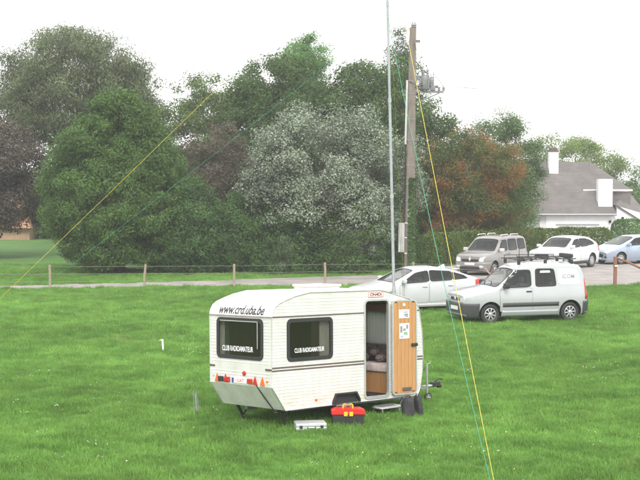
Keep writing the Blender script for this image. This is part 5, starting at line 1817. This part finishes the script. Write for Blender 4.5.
# far wood closing the view behind the garden trees
rng = np.random.default_rng(77)
VV, FF, k = [], [], 0
for i in range(44):
    x = -46 + 62 * i / 43 + rng.normal(0, 0.6)
    hgt = float(np.interp(x, [-46, -14, -8, 2, 8, 16], [5.2, 5.0, 6.2, 7.0, 6.2, 4.6])) * rng.uniform(0.85, 1.08)
    P, Nn, C = crown_points(rng, (x, 112 + rng.normal(0, 2.5), hgt * 0.47), (2.1, 1.8, hgt * 0.53), 46, 62, 1.0, lob=0.3, hollow=0.3)
    keep = P[:, 2] > 0
    V, F = leaf_quads(P[keep], Nn[keep], 0.34, 0.75, rng, 0, True)
    VV.append(V)
    FF.append(F + k)
    k += len(V)
for i in range(22):                # the same wood beyond the houses to the right
    x = 38 + 46 * i / 21 + rng.normal(0, 0.6)
    hgt = 5.5 * rng.uniform(0.85, 1.1)
    P, Nn, C = crown_points(rng, (x, 138 + rng.normal(0, 2.5), hgt * 0.47), (2.2, 1.8, hgt * 0.53), 40, 50, 1.0, lob=0.3, hollow=0.3)
    V, F = leaf_quads(P[P[:, 2] > 0], Nn[P[:, 2] > 0], 0.38, 0.75, rng, 0, True)
    VV.append(V)
    FF.append(F + k)
    k += len(V)
o = link("far_wood", quads_mesh("far_wood", np.concatenate(VV), np.concatenate(FF)), LM_dark)
tag(o, "dark far wood closing the view behind the garden trees", "wood", kind="stuff")

# ivy climbing the foot of the pole
rng = np.random.default_rng(5)
n = 2600
zz = rng.uniform(0, 1, n) ** 1.4 * 4.6
aa = rng.uniform(-0.4, 1.9, n) - 1.57
rr = 0.22 + rng.uniform(0, 0.10, n) * (1.3 - zz / 5)
P = np.stack([rr * np.cos(aa) , rr * np.sin(aa), zz], 1)
Nn = unit(np.stack([np.cos(aa), np.sin(aa), np.zeros(n)], 1) + rng.normal(0, 0.5, (n, 3)))
V, F = leaf_quads(P, Nn, 0.09, 0.8, rng)
tag(link("ivy", quads_mesh("ivy", V, F), LM_laurel, up), kind="stuff")

# ------------------------------------------------------------------ grass


def grass_mat(name, c, c2, c3):
    m = bpy.data.materials.new(name)
    t, N, Lk, b = _nodes(m)
    geo = N.new("ShaderNodeNewGeometry")
    oi = N.new("ShaderNodeObjectInfo")
    no = N.new("ShaderNodeTexNoise")
    no.inputs["Scale"].default_value = 0.45
    no.inputs["Detail"].default_value = 8
    no.inputs["Roughness"].default_value = 0.65
    Lk.new(geo.outputs["Position"], no.inputs["Vector"])
    rp = N.new("ShaderNodeValToRGB")
    rp.color_ramp.elements[0].position = 0.34
    rp.color_ramp.elements[0].color = (*c, 1)
    rp.color_ramp.elements[1].position = 0.68
    rp.color_ramp.elements[1].color = (*c2, 1)
    Lk.new(no.outputs["Fac"], rp.inputs["Fac"])
    mx = N.new("ShaderNodeMixRGB")
    ml = N.new("ShaderNodeMath")
    ml.operation = 'MULTIPLY'
    ml.inputs[1].default_value = 0.55
    Lk.new(geo.outputs["Random Per Island"], ml.inputs[0])
    Lk.new(ml.outputs[0], mx.inputs[0])
    Lk.new(rp.outputs[0], mx.inputs[1])
    mx.inputs[2].default_value = (*c3, 1)
    nd = N.new("ShaderNodeTexNoise")           # dry straw-coloured flecks in patches
    nd.inputs["Scale"].default_value = 0.7
    nd.inputs["Detail"].default_value = 6
    nd.inputs["Roughness"].default_value = 0.7
    of = N.new("ShaderNodeVectorMath")
    of.operation = 'ADD'
    of.inputs[1].default_value = (31.0, 17.0, 5.0)
    Lk.new(geo.outputs["Position"], of.inputs[0])
    Lk.new(of.outputs[0], nd.inputs["Vector"])
    rd = N.new("ShaderNodeMapRange")
    rd.inputs[1].default_value = 0.58
    rd.inputs[2].default_value = 0.75
    rd.inputs[4].default_value = 0.55
    Lk.new(nd.outputs["Fac"], rd.inputs[0])
    md_ = N.new("ShaderNodeMixRGB")
    Lk.new(rd.outputs[0], md_.inputs[0])
    Lk.new(mx.outputs[0], md_.inputs[1])
    md_.inputs[2].default_value = (0.27, 0.27, 0.11, 1)
    mx = md_
    hs = N.new("ShaderNodeHueSaturation")
    mr = N.new("ShaderNodeMapRange")
    mr.inputs[3].default_value = 0.8
    mr.inputs[4].default_value = 1.2
    Lk.new(oi.outputs["Random"], mr.inputs[0])
    nb = N.new("ShaderNodeTexNoise")
    nb.inputs["Scale"].default_value = 1.3
    nb.inputs["Detail"].default_value = 4
    Lk.new(geo.outputs["Position"], nb.inputs["Vector"])
    rb = N.new("ShaderNodeMapRange")
    rb.inputs[1].default_value = 0.32
    rb.inputs[2].default_value = 0.68
    rb.inputs[3].default_value = 0.80
    rb.inputs[4].default_value = 1.18
    Lk.new(nb.outputs["Fac"], rb.inputs[0])
    nl = N.new("ShaderNodeTexNoise")
    nl.inputs["Scale"].default_value = 0.11
    nl.inputs["Detail"].default_value = 2
    Lk.new(geo.outputs["Position"], nl.inputs["Vector"])
    rl = N.new("ShaderNodeMapRange")
    rl.inputs[1].default_value = 0.35
    rl.inputs[2].default_value = 0.65
    rl.inputs[3].default_value = 0.85
    rl.inputs[4].default_value = 1.15
    Lk.new(nl.outputs["Fac"], rl.inputs[0])
    q1 = N.new("ShaderNodeMath")
    q1.operation = 'MULTIPLY'
    Lk.new(mr.outputs[0], q1.inputs[0])
    Lk.new(rb.outputs[0], q1.inputs[1])
    q2 = N.new("ShaderNodeMath")
    q2.operation = 'MULTIPLY'
    Lk.new(q1.outputs[0], q2.inputs[0])
    Lk.new(rl.outputs[0], q2.inputs[1])
    Lk.new(q2.outputs[0], hs.inputs["Value"])
    Lk.new(mx.outputs[0], hs.inputs["Color"])
    Lk.new(hs.outputs[0], b.inputs["Base Color"])
    b.inputs["Roughness"].default_value = 0.6
    b.inputs["Specular IOR Level"].default_value = 0.10
    tr = N.new("ShaderNodeBsdfTranslucent")
    Lk.new(hs.outputs[0], tr.inputs["Color"])
    ms = N.new("ShaderNodeMixShader")
    ms.inputs[0].default_value = 0.35
    Lk.new(b.outputs[0], ms.inputs[1])
    Lk.new(tr.outputs[0], ms.inputs[2])
    Lk.new(ms.outputs[0], N["Material Output"].inputs["Surface"])
    return m


M_grass = grass_mat("meadow_grass", (0.088, 0.225, 0.034), (0.178, 0.352, 0.066), (0.235, 0.375, 0.11))
M_flower = mat("clover_flower", (0.42, 0.44, 0.34), 0.8)
M_flower_y = mat("dandelion_flower", (0.5, 0.45, 0.12), 0.8)


def tuft(name, n, rad, h0, h1, wd, seed, m, lean_=0.6):
    rng = np.random.default_rng(seed)
    V, F = [], []
    for i in range(n):
        a, r_ = rng.uniform(0, 2 * PI), rad * math.sqrt(rng.uniform())
        p = np.array([r_ * math.cos(a), r_ * math.sin(a), -0.01])
        h_ = rng.uniform(h0, h1)
        ld = rng.normal(0, 1, 2)
        ld = ld / np.linalg.norm(ld) * h_ * rng.uniform(0.1, lean_)
        sd_ = rng.normal(0, 1, 2)
        sd_ = np.append(sd_ / np.linalg.norm(sd_) * wd * rng.uniform(0.7, 1.3), 0)
        m1 = p + np.append(ld * 0.35, h_ * 0.6)
        tp = p + np.append(ld, h_ * rng.uniform(0.8, 1.0))
        k = len(V)
        V += [p - sd_, p + sd_, m1 + sd_ * .75, m1 - sd_ * .75, tp]
        F += [(k, k + 1, k + 2, k + 3), (k + 3, k + 2, k + 4)]
    me = bpy.data.meshes.new(name)
    me.from_pydata([tuple(q) for q in V], [], F)
    me.materials.append(m)
    return bpy.data.objects.new(name, me)


def flower(name, m, n, seed):
    rng = np.random.default_rng(seed)
    mb = MB()
    for i in range(n):
        a, r_ = rng.uniform(0, 2 * PI), 0.18 * math.sqrt(rng.uniform())
        mb.lathe([(0.004, -0.008), (0.013, 0), (0.010, 0.009), (0.003, 0.013)], 6, Matrix.Translation((r_ * math.cos(a), r_ * math.sin(a), rng.uniform(0.07, 0.11))))
    me = mb.mesh(name)
    me.materials.append(m)
    return bpy.data.objects.new(name, me)


protos = bpy.data.collections.new("grass_prototypes")     # not linked to the scene: only instanced
for o in (tuft("tuft_a", 60, 0.17, 0.05, 0.11, 0.0035, 1, M_grass), tuft("tuft_b", 60, 0.17, 0.04, 0.09, 0.004, 2, M_grass, 0.9),
          tuft("tuft_c", 55, 0.13, 0.06, 0.15, 0.0035, 3, M_grass, 0.8), tuft("tuft_d", 70, 0.20, 0.03, 0.07, 0.005, 4, M_grass, 1.2)):
    protos.objects.link(o)
fprotos = bpy.data.collections.new("flower_prototypes")
for o in (flower("clover_a", M_flower, 3, 5), flower("clover_b", M_flower, 1, 6), flower("dandelion", M_flower_y, 1, 7)):
    fprotos.objects.link(o)


def scatter(o, coll, density, seed, smin, smax, noise_scale=None, nlo=0.45, nhi=0.6):
    g = bpy.data.node_groups.new("scatter", 'GeometryNodeTree')
    g.interface.new_socket("Geometry", in_out='INPUT', socket_type='NodeSocketGeometry')
    g.interface.new_socket("Geometry", in_out='OUTPUT', socket_type='NodeSocketGeometry')
    N, Lk = g.nodes, g.links
    gi, go = N.new("NodeGroupInput"), N.new("NodeGroupOutput")
    ds = N.new("GeometryNodeDistributePointsOnFaces")
    ds.inputs["Density"].default_value = density
    ds.inputs["Seed"].default_value = seed
    Lk.new(gi.outputs[0], ds.inputs["Mesh"])
    if noise_scale:
        no = N.new("ShaderNodeTexNoise")
        no.inputs["Scale"].default_value = noise_scale
        no.inputs["Detail"].default_value = 3
        ps = N.new("GeometryNodeInputPosition")
        Lk.new(ps.outputs[0], no.inputs["Vector"])
        mr = N.new("ShaderNodeMapRange")
        mr.inputs[1].default_value = nlo
        mr.inputs[2].default_value = nhi
        mr.inputs[4].default_value = density
        Lk.new(no.outputs["Fac"], mr.inputs[0])
        Lk.new(mr.outputs[0], ds.inputs["Density"])
    ci = N.new("GeometryNodeCollectionInfo")
    ci.inputs["Collection"].default_value = coll
    ci.inputs["Separate Children"].default_value = True
    ci.inputs["Reset Children"].default_value = True
    ip = N.new("GeometryNodeInstanceOnPoints")
    ip.inputs["Pick Instance"].default_value = True
    Lk.new(ds.outputs["Points"], ip.inputs["Points"])
    Lk.new(ci.outputs[0], ip.inputs["Instance"])
    rr_ = N.new("FunctionNodeRandomValue")
    rr_.data_type = 'FLOAT_VECTOR'
    rr_.inputs["Min"].default_value = (-0.12, -0.12, 0)
    rr_.inputs["Max"].default_value = (0.12, 0.12, 2 * PI)
    Lk.new(rr_.outputs["Value"], ip.inputs["Rotation"])
    rs = N.new("FunctionNodeRandomValue")
    rs.data_type = 'FLOAT'
    rs.inputs[2].default_value = smin
    rs.inputs[3].default_value = smax
    # tussocks: taller where a broad noise is high
    n3 = N.new("ShaderNodeTexNoise")
    n3.inputs["Scale"].default_value = 0.8
    n3.inputs["Detail"].default_value = 3
    p3 = N.new("GeometryNodeInputPosition")
    Lk.new(p3.outputs[0], n3.inputs["Vector"])
    m3 = N.new("ShaderNodeMapRange")
    m3.inputs[1].default_value = 0.35
    m3.inputs[2].default_value = 0.7
    m3.inputs[3].default_value = 0.7
    m3.inputs[4].default_value = 1.5
    Lk.new(n3.outputs["Fac"], m3.inputs[0])
    mm = N.new("ShaderNodeMath")
    mm.operation = 'MULTIPLY'
    Lk.new(rs.outputs[1], mm.inputs[0])
    Lk.new(m3.outputs[0], mm.inputs[1])
    Lk.new(mm.outputs[0], ip.inputs["Scale"])
    Lk.new(ip.outputs[0], go.inputs[0])
    md = o.modifiers.new("scatter", 'NODES')
    md.node_group = g


def field_patch(name, y0, y1, step=0.5, near_pts=None):
    """trapezoid of the meadow the camera can plausibly see, a few metres wider each side"""
    ys = np.arange(y0, y1 + 0.01, step)
    V, F = [], []
    nx = 64
    for y in ys:
        hwid = y * 0.235 + 9.0
        for i in range(nx + 1):
            x = -hwid + 2 * hwid * i / nx
            yy = y
            if near_pts is not None and y == ys[-1]:
                yy = float(np.interp(x, *zip(*near_pts)))
            V.append((x, yy, float(hfield(x, yy))))
    for j in range(len(ys) - 1):
        for i in range(nx):
            a = j * (nx + 1) + i
            F.append((a, a + 1, a + nx + 2, a + nx + 1))
    return quads_mesh(name, np.array(V), np.array(F))


NEAR_EDGE = [(p[0], p[1] + 0.4) for p in ROAD_N]
for (nm, y0, y1, dens, s0, s1, lab) in (("meadow_grass", 17.5, 36.0, 62, 0.75, 1.25, "rough green meadow grass in the foreground around the caravan"),
                                        ("meadow_grass", 36.0, 56.5, 34, 0.95, 1.5, "rough green meadow grass beyond the caravan up to the track")):
    o = link(nm, field_patch(nm, y0, y1, 0.5, NEAR_EDGE if y1 > 50 else None), M_grass)
    tag(o, lab, "grass", kind="stuff")
    scatter(o, protos, dens, 3, s0, s1)
o = link("clover_flowers", field_patch("clover_flowers", 17.5, 50.0), M_flower)
tag(o, "small white clover and yellow flowers scattered over the meadow", "flowers", kind="stuff")
scatter(o, fprotos, 3.5, 9, 0.5, 1.0, 0.35, 0.42, 0.68)
# mown lawn and verge beyond the track
V = [(-30, 58.4), (-13.6, 59.1), (-5.4, 62.2), (2.8, 66.2), (5.2, 70.2)]
verge_n, verge_f = V, [(-30, 76), (-13.6, 74), (-5.4, 66.5), (2.8, 69.5), (5.2, 73)]
o = sheet("verge_grass", verge_n, verge_f, 0.02, M_grass, 60)
tag(o, "short green lawn and verge under the trees beyond the track", "grass", kind="stuff")
scatter(o, protos, 22, 4, 0.8, 1.3)

# ------------------------------------------------------------------ thin damp air
hz_o = MB().box(-905, 905, -305, 2005, -1.2, 17.0).build("haze", None)
hm = bpy.data.materials.new("haze")
hm.use_nodes = True
hm.node_tree.nodes.clear()
ho = hm.node_tree.nodes.new("ShaderNodeOutputMaterial")
hv = hm.node_tree.nodes.new("ShaderNodeVolumePrincipled")
hv.inputs["Color"].default_value = (0.94, 0.97, 0.97, 1)
hv.inputs["Density"].default_value = 0.0007
hm.node_tree.links.new(hv.outputs[0], ho.inputs["Volume"])
hz_o.data.materials.append(hm)
tag(hz_o, "thin pale haze in the air over the whole meadow", "haze", kind="stuff")
